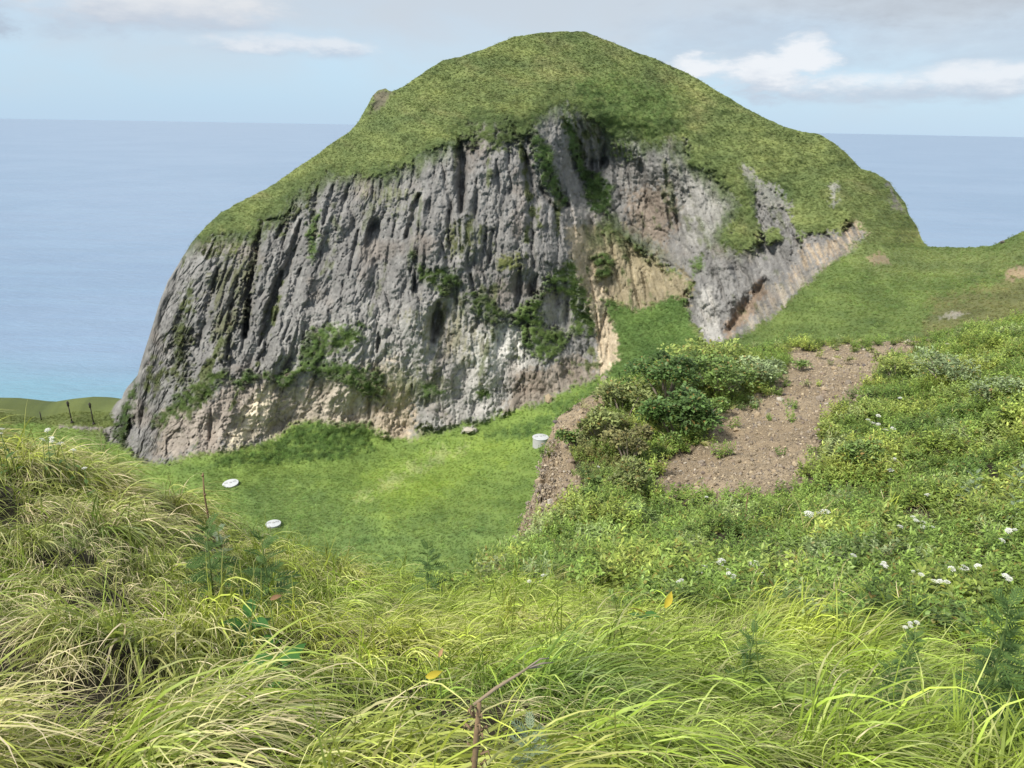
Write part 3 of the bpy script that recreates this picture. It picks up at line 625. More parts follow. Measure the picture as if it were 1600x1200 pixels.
    # three pieces of land: dome, meadow, saddle
    base_l = [(-300, 600), (160, 655), (170, 726), (225, 728), (262, 726), (349, 707), (420, 692), (457, 662), (577, 669), (610, 704), (657, 671), (744, 659), (803, 654), (848, 631), (944, 583), (1000, 600), (1100, 545), (1137, 535), (1208, 498), (1308, 406), (1348, 383), (1446, 386), (1448, 300), (1460, 0), (1900, 0)]
    fx = PXc[1:, :-1]; fy = PYc[1:, :-1]; by = np.interp(fx, [p[0] for p in base_l], [p[1] for p in base_l])
    is_dome = (fy < by) & (fx > 165) & (fx < 1450); is_sad = ~is_dome & (fx > 1050)
    mat = mat_ground('dome_rock_and_turf', 0.8, 0.12, 0.6, 0.62)
    mat2 = mat_ground('meadow_turf', 1.6, 0.06, 0.5, 0.42)
    flat = V.reshape(-1, 3); fc = COL.reshape(-1, 3)
    for nm, msk, m, lab in (('hill', is_dome, mat, 'steep dome of grey columnar rock with a grassy cap'), ('meadow', ~is_dome & ~is_sad, mat2, 'bright green meadow at the foot of the cliff'), ('saddle_slope', is_sad, mat2, 'green saddle rising to the right of the dome')):
        f = Fq[msk]; u, inv = np.unique(f, return_inverse=True)
        me = np_mesh(nm, flat[u], inv.reshape(f.shape), m, True); add_col(me, 'zone', fc[u])
        tag(link(nm, me), lab, kind='structure')
    # cell areas for sowing
    e1 = P[1:, :-1] - P[:-1, :-1]; e2 = P[:-1, 1:] - P[:-1, :-1]; nrm = np.cross(e2, e1); area = np.linalg.norm(nrm, axis=-1)
    cen = (P[1:, :-1] + P[:-1, 1:]) / 2
    return dict(area=area, cen=cen, veg=np.clip(veg[:-1, :-1], 0, 1), shr=np.clip(shr[:-1, :-1], 0, 1), col=col[:-1, :-1], px=PX[:-1, :-1], py=PY[:-1, :-1], dome=is_dome[nbk:], P=P, PX=PX, PY=PY)
far = build_far()

LEAF_FAR = mat_leaf('far_grass_blade', 0.3, 0.7, 0.1, dry=(0.20, 0.19, 0.075, 1))
SHRUB_FAR = mat_leaf('far_shrub_leaf', 0.25, 0.6, 0.2)

def sow(w, n):
    p = w.ravel() / w.sum(); return rng.choice(w.size, n, p=p)

def plant_far():
    srcs = []
    for k in range(6):
        V, Fc, S = grass_tuft(300 + k, 26, 1.25, 0.75, 0.8, 0.10, LEAF_FAR, nseg=3, dryness=0.2, erect=0.9)
        S[:, 0] = 1 + 0.35 * (S[:, 0] - 1)
        srcs.append(source('far_tuft', V, Fc, S, LEAF_FAR))
    bsrc = []
    for k in range(5):
        r = np.random.default_rng(500 + k); n = 60
        u = r.normal(size=(n, 3)); u /= np.linalg.norm(u, axis=1, keepdims=True); u[:, 2] = np.abs(u[:, 2]); pos = u * np.array([1.1, 1.1, 1.2]) * r.uniform(0.6, 1.05, (n, 1))
        V, Fc, S = leaf_cloud(600 + k, n, pos, 0.55, 0.38, (0.3, 0.5), k=1)
        bsrc.append(source('far_shrub', V, Fc, S, SHRUB_FAR))
    A = far['area']; cl = far['col'].reshape(-1, 3); cen = far['cen'].reshape(-1, 3); px = far['px']; py = far['py']
    vis = np.minimum(1.0, 1.2) * np.ones_like(A)
    def go(name, w, n, sources, smin, smax, jit, lab, bright, zs=0.42):
        i = sow(w, n); pts = cen[i] + rng.normal(0, 0.35, (n, 3)) * np.array([1, 1, 0.0])
        rot = np.stack([rng.normal(0, 0.12, n), rng.normal(0, 0.12, n), rng.normal(0.2, 0.9, n)], 1)
        tint = cl[i] * rng.uniform(1 - jit, 1 + jit, (n, 1)) * rng.uniform(0.9, 1.1, (n, 3)) * bright
        tag(scatter(name, pts, rot, rng.uniform(smin, smax, (n, 1)) * np.array((1, 1, zs)), tint, rng.integers(0, len(sources), n), sources), lab)
    w = A * far['veg'] ** 1.5
    go('hill_grass', w * far['dome'], 90000, srcs, 0.3, 0.8, 0.10, 'short turf covering the cap and ledges of the dome', 1.55)
    wm = w * (~far['dome']) * (py < 915) * (px < 1720) * (px > -160)
    go('meadow_grass', wm, 95000, srcs, 0.25, 0.6, 0.2, 'grass of the meadow and the saddle below the dome', 1.45, 0.9)
    go('hill_shrubs', A * far['shr'] ** 1.3, 14000, bsrc, 0.3, 1.1, 0.4, 'low dark green scrub clinging to the ledges and foot of the cliff', 1.7, 1.0)
plant_far()

# ------------------------------------------------------------------ near ground: the grassy brow, the herb slope and the bare scree knoll
NRIDGE = [(-300, 655), (-100, 685), (0, 708), (120, 728), (220, 768), (330, 814), (420, 856), (600, 908), (700, 922), (760, 900), (800, 857), (822, 800), (842, 752), (850, 700), (872, 652), (910, 625), (952, 602), (1050, 570), (1100, 558), (1220, 540), (1300, 535), (1440, 532), (1500, 520), (1600, 502), (1750, 470), (1950, 430)]
NEAR = [(0,708,6.6),(-250,660,6.8),(220,768,7.0),(420,856,7.5),(600,908,8.1),(700,922,8.7),(-250,1200,1.75),(0,1200,1.9),(400,1200,2.0),(800,1200,2.1),(1200,1200,2.25),(1600,1200,2.4),(1850,1200,2.5),
 (0,1500,1.1),(800,1500,1.2),(1600,1500,1.35),(0,900,3.9),(200,950,3.8),(400,1000,3.9),(800,1000,4.4),(600,1050,3.4),(1200,1000,4.8),(1500,1000,5.0),(1850,950,5.2),(1200,920,7.4),(1000,900,8.8),(860,890,10.5),(1100,810,13),(1400,800,11.5),(1600,800,10),(1850,760,9.5),
 (1600,700,13),(1600,600,17.5),(1600,505,28),(1450,640,19),(1300,700,16.5),(1050,772,15.5),(1200,700,18),(1300,600,24),(1400,542,32),(1230,547,31),(1150,620,23),(1000,700,18.5),(900,642,22),(960,605,24),(1050,575,27),(842,755,18),(800,857,14.5),(880,800,14.5),(950,850,11.5),(872,655,22),(1850,560,15),(1850,480,22),(1500,530,29)]
near_Y = tps(NEAR, log=True, smooth=0.0003)
SCREE = [(1012,775),(1010,720),(1080,705),(1120,650),(1180,620),(1215,600),(1228,560),(1215,545),(1300,535),(1442,533),(1430,548),(1380,585),(1345,620),(1320,650),(1285,670),(1280,720),(1268,745),(1235,775),(1160,785),(1060,790)]
BANK = [(785,880),(810,790),(838,745),(845,700),(868,650),(905,622),(955,596),(945,640),(915,680),(892,715),(905,760),(893,800),(868,840),(830,868)]
GRASSLINE = [(-300, 0), (650, 0), (700, 900), (850, 925), (1000, 955), (1120, 975), (1250, 955), (1330, 1000), (1450, 1010), (1600, 985), (1900, 950)]

def build_near():
    cols = np.arange(-900, 2600, 4.0); top = np.interp(cols, [p[0] for p in NRIDGE], [p[1] for p in NRIDGE])
    nr = 260; t = np.linspace(0, 1, nr) ** 1.25; PX = np.repeat(cols[None], nr, 0); PY = top[None] + (1500 - top)[None] * t[:, None]
    Y = near_Y(np.clip(PX, -280, 1880), PY)
    scree = np.maximum(lam(SCREE, PX, PY, 9, 20, 900), lam(BANK, PX, PY, 5, 8, 901) * 0.98)
    P = at(PX, PY, Y)
    lump = fbm(P[..., 0] * 1.3, P[..., 1] * 1.3, 903, 4); fine = fbm(P[..., 0] * 6, P[..., 1] * 6, 904, 3)
    edge = sstep(PY - top[None], 0, 25)
    bank = lam(BANK, PX, PY, 6, 8, 902); P[..., 2] += edge * bank * 0.35 * fbm(P[..., 0] * 2.2, P[..., 1] * 2.2 + P[..., 2] * 2, 908, 4, 0.65)
    P[..., 2] += edge * (scree * (0.16 * lump + 0.06 * fine + 0.05 * np.abs(fbm(P[..., 0] * 0.9 + P[..., 1] * 0.5, P[..., 1] * 0.25, 907, 3))) + (1 - scree) * (0.30 * lump + 0.35 * fbm(P[..., 0] * 0.5, P[..., 1] * 0.5, 906, 2) * sstep(P[..., 1], 5, 10)))
    soil = np.array((0.040, 0.034, 0.020)); sc = np.array((0.280, 0.218, 0.145))
    sc3 = sc * (1 + 0.35 * fbm(P[..., 0] * 0.35, P[..., 1] * 0.35, 905, 4)[..., None] * np.array([1, 1.1, 1.2]))
    col = soil * (1 - scree[..., None]) + sc3 * scree[..., None]
    nb = 8; back = []; b0 = P[0]
    for i in range(1, nb + 1):
        s = i / nb; q = b0.copy(); ext = np.clip(b0[:, 1] * 0.35, 2.0, 10.0)
        q[:, 1] += ext * s; q[:, 0] *= (1 + ext * s / b0[:, 1] * 0.8); q[:, 2] -= ext * 1.6 * s ** 1.3; back.append(q)
    back = np.array(back[::-1]); V = np.concatenate([back, P], 0); COL = np.concatenate([np.repeat(col[:1], nb, 0), col], 0)
    R, K = V.shape[:2]; idx = np.arange(R * K).reshape(R, K); Fq = np.stack([idx[1:, :-1], idx[1:, 1:], idx[:-1, 1:], idx[:-1, :-1]], -1).reshape(-1, 4)
    m = mat_ground('gravelly_soil', 11.0, 1.3, 0.09, 1.0)
    fs = np.concatenate([np.repeat(scree[:1], nb, 0), scree], 0)[1:, :-1].ravel() > 0.4
    objs = {}
    for nm, msk, lab in (('hillside', ~fs, 'steep near hillside under the long grass and herbs'), ('scree_slope', fs, 'bare brown gravelly scree on the knoll')):
        f = Fq[msk]; u, inv = np.unique(f, return_inverse=True); me = np_mesh(nm, V.reshape(-1, 3)[u], inv.reshape(f.shape), m, True); add_col(me, 'zone', COL.reshape(-1, 3)[u])
        objs[nm] = tag(link(nm, me), lab, kind='structure')
    e1 = P[1:, :-1] - P[:-1, :-1]; e2 = P[:-1, 1:] - P[:-1, :-1]; nrm = np.cross(e2, e1); area = np.linalg.norm(nrm, axis=-1)
    gl = np.interp(PX, [p[0] for p in GRASSLINE], [p[1] for p in GRASSLINE]); nz = 45 * fbm(PX / 60, PY / 40, 910, 3)
    return dict(area=area, cen=(P[1:, :-1] + P[:-1, 1:]) / 2, n=nrm / (area[..., None] + 1e-9), scree=scree[:-1, :-1], px=PX[:-1, :-1], py=PY[:-1, :-1], grass=sstep(PY + nz - gl, -18, 18)[:-1, :-1], P=P, PX=PX, PY=PY, objs=objs)
near = build_near()

def ground(px, py, Yscale=1.0):
    """world point on the near ground seen at a photo pixel"""
    i = np.abs(near['PX'][0] - px).argmin(); j = np.abs(near['PY'][:, i] - py).argmin()
    return Vector(near['P'][j, i])
def far_ground(px, py):
    i = np.abs(far['PX'][0] - px).argmin(); j = np.abs(far['PY'][:, i] - py).argmin()
    return Vector(far['P'][j, i])

BLADE = mat_leaf('long_grass_blade', 0.26, 0.5, 0.35, dry=(0.82, 0.69, 0.45, 1))
HERB = mat_leaf('herb_leaf', 0.35, 0.5, 0.35, dry=(0.28, 0.17, 0.05, 1))

def plant_near():
    A = near['area'].ravel(); px = near['px'].ravel(); py = near['py'].ravel(); cen = near['cen'].reshape(-1, 3); sc = near['scree'].ravel(); gr = near['grass'].ravel()
    # long wind-combed grass
    srcs = []
    for k in range(10):
        V, Fc, S = grass_tuft(40 + k, 44, (0.56, 0.47, 0.66)[k % 3], (0.10, 0.14, 0.08)[k % 3], 1.0, (0.0088, 0.0066, 0.0100)[(k // 2) % 3], BLADE, nseg=8, erect=0.62, dryness=(0.10, 0.25, 0.45, 0.75, 0.15)[k % 5], scat=(0.6, 1.1, 0.45, 0.8)[k % 4])
        srcs.append(source('tuft', V, Fc, S, BLADE))
    w = A * gr * (sc < 0.2) * (cen[:, 1] > 0.75) * (0.34 + 0.66 * sstep(fbm(cen[:, 0] * 1.5, cen[:, 1] * 1.5, 922, 3), -0.26, 0.16)); in_old = (px > -300) & (px < 1920); n = int(6000 * min(1.8, w.sum() / w[in_old].sum()))
    i = rng.choice(len(w), n, p=w / w.sum()); p = cen[i] + rng.normal(0, 0.03, (n, 3)) * (1, 1, 0)
    wind = fbm(p[:, 0] * 0.7, p[:, 1] * 0.7, 920, 3) * 2.4 - 0.95 + 0.65 * sstep(px[i], 350, 1100)
    rot = np.stack([rng.normal(0.10, 0.15, n), rng.normal(0.05, 0.15, n), wind - 0.25 + rng.normal(0, 0.4, n)], 1)
    tus = sstep(fbm(p[:, 0] * 1.5, p[:, 1] * 1.5, 922, 3), -0.35, 0.35)
    g1 = np.array((0.305, 0.42, 0.058)); g2 = np.array((0.46, 0.53, 0.075)); g3 = np.array((0.16, 0.28, 0.050)); straw = np.array((0.54, 0.48, 0.18))
    f = fbm(p[:, 0] * 0.5, p[:, 1] * 0.5, 921, 3)[:, None]; left = sstep(-px[i], -700, -100)[:, None]
    tint = g1 + (g2 - g1) * sstep(f, -0.1, 0.4); tint = tint + (g3 - tint) * sstep(-f, 0.15, 0.5) * 0.8
    tint = tint + (straw - tint) * left * 0.38 * rng.uniform(0, 1, (n, 1)); tint = tint * rng.uniform(0.6, 1.25, (n, 1))
    gold = sstep(fbm(p[:, 0] * 0.8 + 7, p[:, 1] * 0.8, 923, 3), 0.02, 0.40)[:, None]
    tint = tint + (straw * rng.uniform(0.7, 1.1, (n, 1)) - tint) * gold * (0.16 + 0.3 * left)
    tint = np.concatenate([tint, (0.38 + 0.80 * left + 0.22 * gold) * rng.uniform(0.5, 1.3, (n, 1)) + 0.5 * (tus[:, None] < 0.3)], 1)
    pick = rng.integers(0, 10, n)
    tag(scatter('long_grass', p, rot, rng.uniform(0.5, 0.95, n) * (0.55 + 0.7 * tus), tint, pick, srcs), 'long wind-combed yellow-green grass of the near brow')
    # herbs and low leafy growth of the slope on the right
    hs = []
    for k in range(9):
        L, W = ((0.055, 0.026), (0.07, 0.022), (0.045, 0.032))[k % 3]
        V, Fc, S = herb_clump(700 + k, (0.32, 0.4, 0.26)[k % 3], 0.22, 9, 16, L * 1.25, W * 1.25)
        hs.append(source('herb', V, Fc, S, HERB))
    w = A * (1 - gr) * np.where(sc < 0.15, 1.0, np.where(sc < 0.8, 0.25, 0.004)); n = int(9200 * min(1.9, w.sum() / w[in_old].sum()))
    i = rng.choice(len(w), n, p=w / w.sum()); p = cen[i]
    f = fbm(p[:, 0] * 0.45, p[:, 1] * 0.45, 930, 4); f2 = fbm(p[:, 0] * 0.9, p[:, 1] * 0.9, 931, 3)
    h1 = np.array((0.215, 0.315, 0.066)); h2 = np.array((0.37, 0.43, 0.095)); h3 = np.array((0.125, 0.21, 0.05)); h4 = np.array((0.31, 0.36, 0.19))
    tint = h1 + (h2 - h1) * sstep(f, 0.0, 0.4)[:, None]; tint = tint + (h3 - tint) * sstep(-f, 0.05, 0.4)[:, None] * 0.8; tint = tint + (h4 - tint) * sstep(f2, 0.15, 0.45)[:, None] * 0.7
    brn = (sstep(np.hypot((px[i] - 945) / 70, (py[i] - 705) / 75), 1.1, 0.4) * rng.uniform(0, 1, n))[:, None]
    tint = tint + (np.array((0.22, 0.18, 0.08)) - tint) * brn * 0.8
    tint *= rng.uniform(0.65, 1.35, (n, 1))
    pick = np.clip(((f2 + 0.5) * 9).astype(int) + rng.integers(-2, 3, n), 0, 8)
    rot = np.stack([rng.normal(0, 0.12, n), rng.normal(0, 0.12, n), rng.uniform(0, 6.28, n)], 1)
    hb = rng.uniform(0.55, 1.25, n) * (1 + 0.5 * sstep(f, -0.2, 0.4))
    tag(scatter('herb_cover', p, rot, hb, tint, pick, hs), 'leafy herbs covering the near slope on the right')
    # grass that comes up between the herbs
    n = int(3600 * min(1.9, w.sum() / w[in_old].sum())); w2 = w * (0.15 + sstep(fbm(cen[:, 0] * 0.5, cen[:, 1] * 0.5, 935, 3), -0.05, 0.35)); i = rng.choice(len(w), n, p=w2 / w2.sum()); p = cen[i]
    rot = np.stack([rng.normal(0, 0.1, n), rng.normal(0, 0.1, n), rng.normal(0.0, 0.9, n)], 1)
    tint = (g1 + (g2 - g1) * rng.uniform(0, 1, (n, 1))) * rng.uniform(0.6, 1.1, (n, 1))
    tag(scatter('slope_grass', p, rot, rng.uniform(0.45, 0.95, n), tint, rng.integers(0, 10, n), srcs), 'loose grass growing up between the herbs of the right slope')
plant_near()

# ------------------------------------------------------------------ single things
def plain(name, col, rough=0.85, noise=None, amount=0.3, bump=0.0, trans=0.0):
    m, w, b, out = new_mat(name); b.inputs['Roughness'].default_value = rough
    c = (*col, 1)
    if noise:
        tc = w.n('ShaderNodeTexCoord'); n = w.noise(tc.outputs['Object'], noise, 5, 0.6)
        v = w.m('ADD', w.m('MULTIPLY', w.m('SUBTRACT', n, 0.5), amount * 2), 1.0); cc = w.n('ShaderNodeCombineXYZ'); [w.put(cc.inputs[i], v) for i in range(3)]
        cl = w.mix(1.0, c, cc.outputs[0], 'MULTIPLY'); w.put(b.inputs['Base Color'], cl)
        if bump:
            bp = w.n('ShaderNodeBump'); bp.inputs['Distance'].default_value = bump; w.put(bp.inputs['Height'], n); w.put(b.inputs['Normal'], bp.outputs[0])
    else:
        cl = c; b.inputs['Base Color'].default_value = c
    if trans:
        tr = w.n('ShaderNodeBsdfTranslucent'); w.put(tr.inputs[0], cl); mx = w.n('ShaderNodeMixShader'); mx.inputs[0].default_value = trans
        w.put(mx.inputs[1], b.outputs[0]); w.put(mx.inputs[2], tr.outputs[0]); w.put(out.inputs[0], mx.outputs[0])
    return m

M_CONC = plain('weathered_concrete', (0.38, 0.38, 0.37), 0.9, 1.2, 0.15)
M_LID = plain('pale_steel_lid', (0.45, 0.465, 0.47), 0.65, 0.8, 0.3)
M_POLE = plain('dark_pole_wood', (0.05, 0.045, 0.04), 0.9)
M_STEM = plain('green_stem', (0.10, 0.15, 0.04), 0.7)
M_DEAD = plain('dead_stalk', (0.20, 0.135, 0.08), 0.9, 60, 0.4, 0.003)
M_DEADPALE = plain('dead_branch_pale', (0.24, 0.185, 0.125), 0.9, 60, 0.3, 0.002)
M_TWIG = plain('grey_twig', (0.24, 0.20, 0.16), 0.9, 30, 0.3)
M_WHITE = plain('white_petal', (0.70, 0.70, 0.66), 0.8, None, trans=0.2)
M_YLEAF = plain('yellow_leaf', (0.62, 0.50, 0.06), 0.6, 30, 0.25, trans=0.35)
M_BLEAF = plain('withered_leaf', (0.22, 0.13, 0.07), 0.8, 40, 0.4, trans=0.15)
M_OLEAF = plain('tan_leaf', (0.45, 0.28, 0.14), 0.7, 40, 0.3, trans=0.3)
M_DGREEN = plain('broad_leaf', (0.06, 0.16, 0.035), 0.45, 25, 0.2, trans=0.3)
M_MUG = plain('silver_green_leaf', (0.085, 0.15, 0.04), 0.6, 25, 0.3, trans=0.25)
M_MUGP = plain('pale_silver_leaf', (0.24, 0.31, 0.20), 0.6, 25, 0.2, trans=0.3)
M_REED = plain('straw_reed', (0.50, 0.45, 0.20), 0.6, 20, 0.2, trans=0.3)
M_GREED = plain('green_reed', (0.22, 0.30, 0.09), 0.5, 20, 0.2, trans=0.35)

def tube(pts, radii, k=7):
    """tapered round stem along points; triangles and quads as quads"""
    pts = np.array(pts, float); n = len(pts); V = []; Fc = []
    for i in range(n):
        t = pts[min(i + 1, n - 1)] - pts[max(i - 1, 0)]; t /= np.linalg.norm(t) + 1e-9
        a = np.cross(t, (0.31, 0.87, 0.2)); a /= np.linalg.norm(a); b = np.cross(t, a)
        for j in range(k): V.append(pts[i] + radii[i] * (cos(2 * pi * j / k) * a + sin(2 * pi * j / k) * b))
    for i in range(n - 1):
        for j in range(k): Fc.append((i * k + j, i * k + (j + 1) % k, (i + 1) * k + (j + 1) % k, (i + 1) * k + j))
    V.append(pts[0]); V.append(pts[-1])
    for j in range(k):
        Fc.append((n * k, (j + 1) % k, j, j) if False else (n * k, (j + 1) % k, j, n * k)); Fc.append((n * k + 1, (n - 1) * k + j, (n - 1) * k + (j + 1) % k, n * k + 1))
    return np.array(V), [tuple(dict.fromkeys(f)) for f in Fc]
def py_mesh(name, V, Fc, mat, smooth=True):
    me = bpy.data.meshes.new(name); me.from_pydata([tuple(v) for v in V], [], [tuple(f) for f in Fc]); me.update()
    me.materials.append(mat)
    if smooth: me.polygons.foreach_set('use_smooth', [True] * len(me.polygons))
    return me

def scale_at(p):
    """metres per photo pixel at a world point"""
    v = (np.array(p) - np.array([0, 0, CAM_Z])) @ RMN
    return -v[2] / F_PX
def near_base(px, py, h):
    """foot of a plant of height h whose top is seen at (px, py)"""
    q = py + 5.0
    for _ in range(25):
        g = ground(px, q); tx, ty = to_px(np.array(g) + (0, 0, h))
        if abs(ty - py) < 1.5: break
        q = min(max(q + (py - ty) * 0.6, 480), 1490)
    return g

# --- wells on the meadow
def lathe(prof, k=40):
    V = []; Fc = []
    for r, z in prof: V += [(r * cos(2 * pi * j / k), r * sin(2 * pi * j / k), z) for j in range(k)]
    for i in range(len(prof) - 1):
        for j in range(k): Fc.append((i * k + j, i * k + (j + 1) % k, (i + 1) * k + (j + 1) % k, (i + 1) * k + j))
    Fc.append(tuple(range(k))[::-1]); Fc.append(tuple((len(prof) - 1) * k + j for j in range(k)))
    return V, Fc
def well(px, py, wpx, hm, label, tilt=(0, 0)):
    g = far_ground(px, py); s = scale_at(g); R = wpx * s / 2
    e = empty('well', g, label, 'well cover', 'round wells sunk in the meadow'); e.rotation_euler = (tilt[0], tilt[1], 0.4)
    V, Fc = lathe([(R, -2.0), (R, hm - 0.25), (R * 0.97, hm - 0.18)]); link('ring', py_mesh('ring', V, Fc, M_CONC, False), e)
    V, Fc = lathe([(R * 1.06, hm - 0.17), (R * 1.06, hm), (R * 1.03, hm + 0.06), (0.3, hm + 0.28)]); lid = link('lid', py_mesh('lid', V, Fc, M_LID, False), e)
    V, Fc = lathe([(0.45, hm + 0.27), (0.45, hm + 0.42), (0.3, hm + 0.45)], 16); link('hatch', py_mesh('hatch', V, Fc, M_CONC, False), lid)
    for q in (-1, 1):
        V, Fc = tube([(q * R * 0.55 - 0.5, 0, hm + 0.15), (q * R * 0.55 - 0.5, 0, hm + 0.5), (q * R * 0.55 + 0.5, 0, hm + 0.5), (q * R * 0.55 + 0.5, 0, hm + 0.15)], [0.05] * 4, 6); link('handle', py_mesh('handle', V, Fc, M_POLE), lid)
well(361, 757, 23, 0.75, 'round white well cover on the open meadow beside the brown dead stem', (0.08, -0.10))
well(427, 821, 22, 0.7, 'pale round well cover nearest the long grass, just above the feathery plants')
well(845, 691, 24, 2.3, 'round concrete well with visible side wall next to the bare earth bank')

# --- poles on the far lip of the meadow
def far_pole(px, py0, py1, label, box=True):
    g = far_ground(px + (2 if px > 100 else 0), py1); s = scale_at(g); h = (py1 - py0) * s; lean = (0.035 if box else 0.01)
    e = empty('utility_pole', g, label, 'pole', 'poles at the edge of the meadow above the sea')
    V, Fc = tube([(0, 0, -1), (-lean * h * 0.5, 0, h * 0.5), (-lean * h, 0, h)], [0.30, 0.27, 0.22], 8); link('pole', py_mesh('pole', V, Fc, M_POLE), e)
    if box:
        V, Fc = lathe([(0.5, h - 2.6), (0.55, h - 0.4), (0.2, h + 0.1)], 10); V = [(x - lean * h, y, z) for x, y, z in V]; link('pole_head', py_mesh('pole_head', V, Fc, M_POLE), e)
        V, Fc = tube([(-lean * h - 0.9, 0, h - 1.0), (-lean * h + 0.9, 0, h - 1.0)], [0.12, 0.12], 6); link('crossarm', py_mesh('crossarm', V, Fc, M_POLE), e)
        V, Fc = lathe([(0.7, -0.3), (0.65, 0.9), (0.4, 1.0)], 10); link('foot', py_mesh('foot', V, Fc, M_POLE), e)
far_pole(110, 625, 661, 'tall dark pole, left one of the pair standing before the turquoise sea')
far_pole(145, 627, 663, 'tall dark pole, right one of the pair standing closest to the cliff')
far_pole(65, 642, 656, 'short thin post on the low dark mound left of the two poles', False)

# --- stones
def stone_mesh(name, seed, mat, flat=0.7):
    r = np.random.default_rng(seed); bm = bmesh.new(); bmesh.ops.create_icosphere(bm, subdivisions=1, radius=1.0)
    dirs = r.normal(size=(5, 3)); dirs /= np.linalg.norm(dirs, axis=1, keepdims=True); cut = r.uniform(0.55, 0.85, 5)
    for v in bm.verts:
        p = np.array(v.co) * r.uniform(0.86, 1.1)
        for d, c in zip(dirs, cut):
            q = p @ d
            if q > c: p = p - d * (q - c)
        v.co = Vector(p * (1, 0.85, flat))
    me = bpy.data.meshes.new(name); bm.to_mesh(me); bm.free(); me.materials.append(mat); return me
M_ST = [plain('scree_stone_brown', (0.23, 0.18, 0.135), 0.95, 3, 0.3), plain('scree_stone_grey', (0.22, 0.185, 0.15), 0.95, 3, 0.3), plain('scree_stone_ochre', (0.33, 0.26, 0.175), 0.95, 3, 0.25), plain('scree_stone_dark', (0.115, 0.10, 0.095), 0.95, 3, 0.3), plain('scree_stone_pale', (0.42, 0.38, 0.32), 0.95, 3, 0.25)]
def build_stones():
    meshes = [stone_mesh('stone', 40 + k, M_ST[(0, 0, 1, 2, 0, 3, 2, 4, 0, 1)[k]], (0.75, 0.6, 0.85)[k % 3]) for k in range(10)]
    par = near['objs']['scree_slope']; r = np.random.default_rng(3)
    w = (near['area'] * (near['scree'] > 0.75) * (near['py'] < 870) * (near['px'] > 780)).ravel(); cen = near['cen'].reshape(-1, 3)
    big = [(1248, 657, 9, 2), (1192, 700, 7, 4), (1238, 638, 10, 7), (1100, 756, 6, 3), (1088, 760, 8, 3), (1275, 682, 7, 3), (1112, 720, 5, 2), (1190, 630, 6, 3), (1215, 548, 7, 5), (1140, 765, 8, 4), (1225, 710, 6, 0), (1235, 735, 5, 2), (1060, 690, 6, 1), (1164, 690, 6, 4), (1030, 760, 5, 0), (1316, 600, 5, 0), (1330, 570, 4, 0)]
    spots = [(ground(a, b), c * scale_at(ground(a, b)) * 0.62, k) for a, b, c, k in big]
    for i in r.choice(len(w), 275, p=w / w.sum()): spots.append((Vector(cen[i] + r.normal(0, 0.06, 3) * (1, 1, 0)), min(0.16, 0.045 * r.pareto(2.4) + 0.045), int(r.integers(0, 10))))
    for p, s, k in spots:
        o = link('stone', meshes[k], par); o.location = p + Vector((0, 0, s * 0.22)); o.scale = (s, s * r.uniform(0.8, 1.2), s * r.uniform(0.8, 1.1)); o.rotation_euler = (r.normal(0, 0.3), r.normal(0, 0.3), r.uniform(0, 6.28))
    # the fine gravel nobody could count
    st, w_, b_, o_ = new_mat('gravel'); tn = w_.n('ShaderNodeAttribute', attribute_name='tint', attribute_type='INSTANCER'); w_.put(b_.inputs['Base Color'], tn.outputs['Color'])
    src = [bpy.data.objects.new('pebble', stone_mesh('pebble', 70 + k, st, 0.7)) for k in range(6)]
    n = 24000; i = r.choice(len(w), n, p=w / w.sum()); p = cen[i] + r.normal(0, 0.07, (n, 3)) * (1, 1, 0.05)
    tint = np.array([(0.28, 0.23, 0.165), (0.24, 0.205, 0.165), (0.36, 0.295, 0.20), (0.15, 0.12, 0.10), (0.40, 0.34, 0.26)])[r.choice(5, n, p=(0.4, 0.25, 0.18, 0.11, 0.06))] * r.uniform(0.8, 1.2, (n, 1))
    sc = np.minimum(0.013 + 0.014 * r.pareto(2.4, n), 0.07)
    g = scatter('gravel', p, r.uniform(0, 6.28, (n, 3)), sc, tint, r.integers(0, 6, n), src); tag(g, 'loose gravel strewn over the bare scree')
    # boulders
    for (px, py, wpx, k, far_, lab, fl) in [(944, 593, 15, 1, True, 'grey boulder at the top of the grass strip where the gully ends', 0.8), (868, 661, 12, 3, False, 'small dark rock on the upper rim of the earth bank', 0.6), (733, 673, 24, 7, True, 'pale flat slab of rock lying on the meadow under the grey cliff', 0.35),
                                  (857, 626, 13, 4, True, 'upright tan rock at the foot of the brown cliff corner', 1.3), (1567, 380, 9, 5, True, 'small dark rock on the skyline of the saddle', 0.7), (880, 688, 6, 7, False, 'small white stone at the edge of the bank above the well', 0.8)]:
        g = far_ground(px, py) if far_ else ground(px, py); s = scale_at(g) * wpx * 0.55
        me = stone_mesh('boulder', 90 + px, M_ST[{1: 1, 3: 3, 7: 4, 4: 2, 5: 3}[k]], fl); o = link('boulder', me); o.location = g + Vector((0, 0, s * fl * 0.35)); o.scale = (s, s, s); o.rotation_euler = (0, 0, px)
        tag(o, lab, 'rock', 'single rocks lying about')
build_stones()

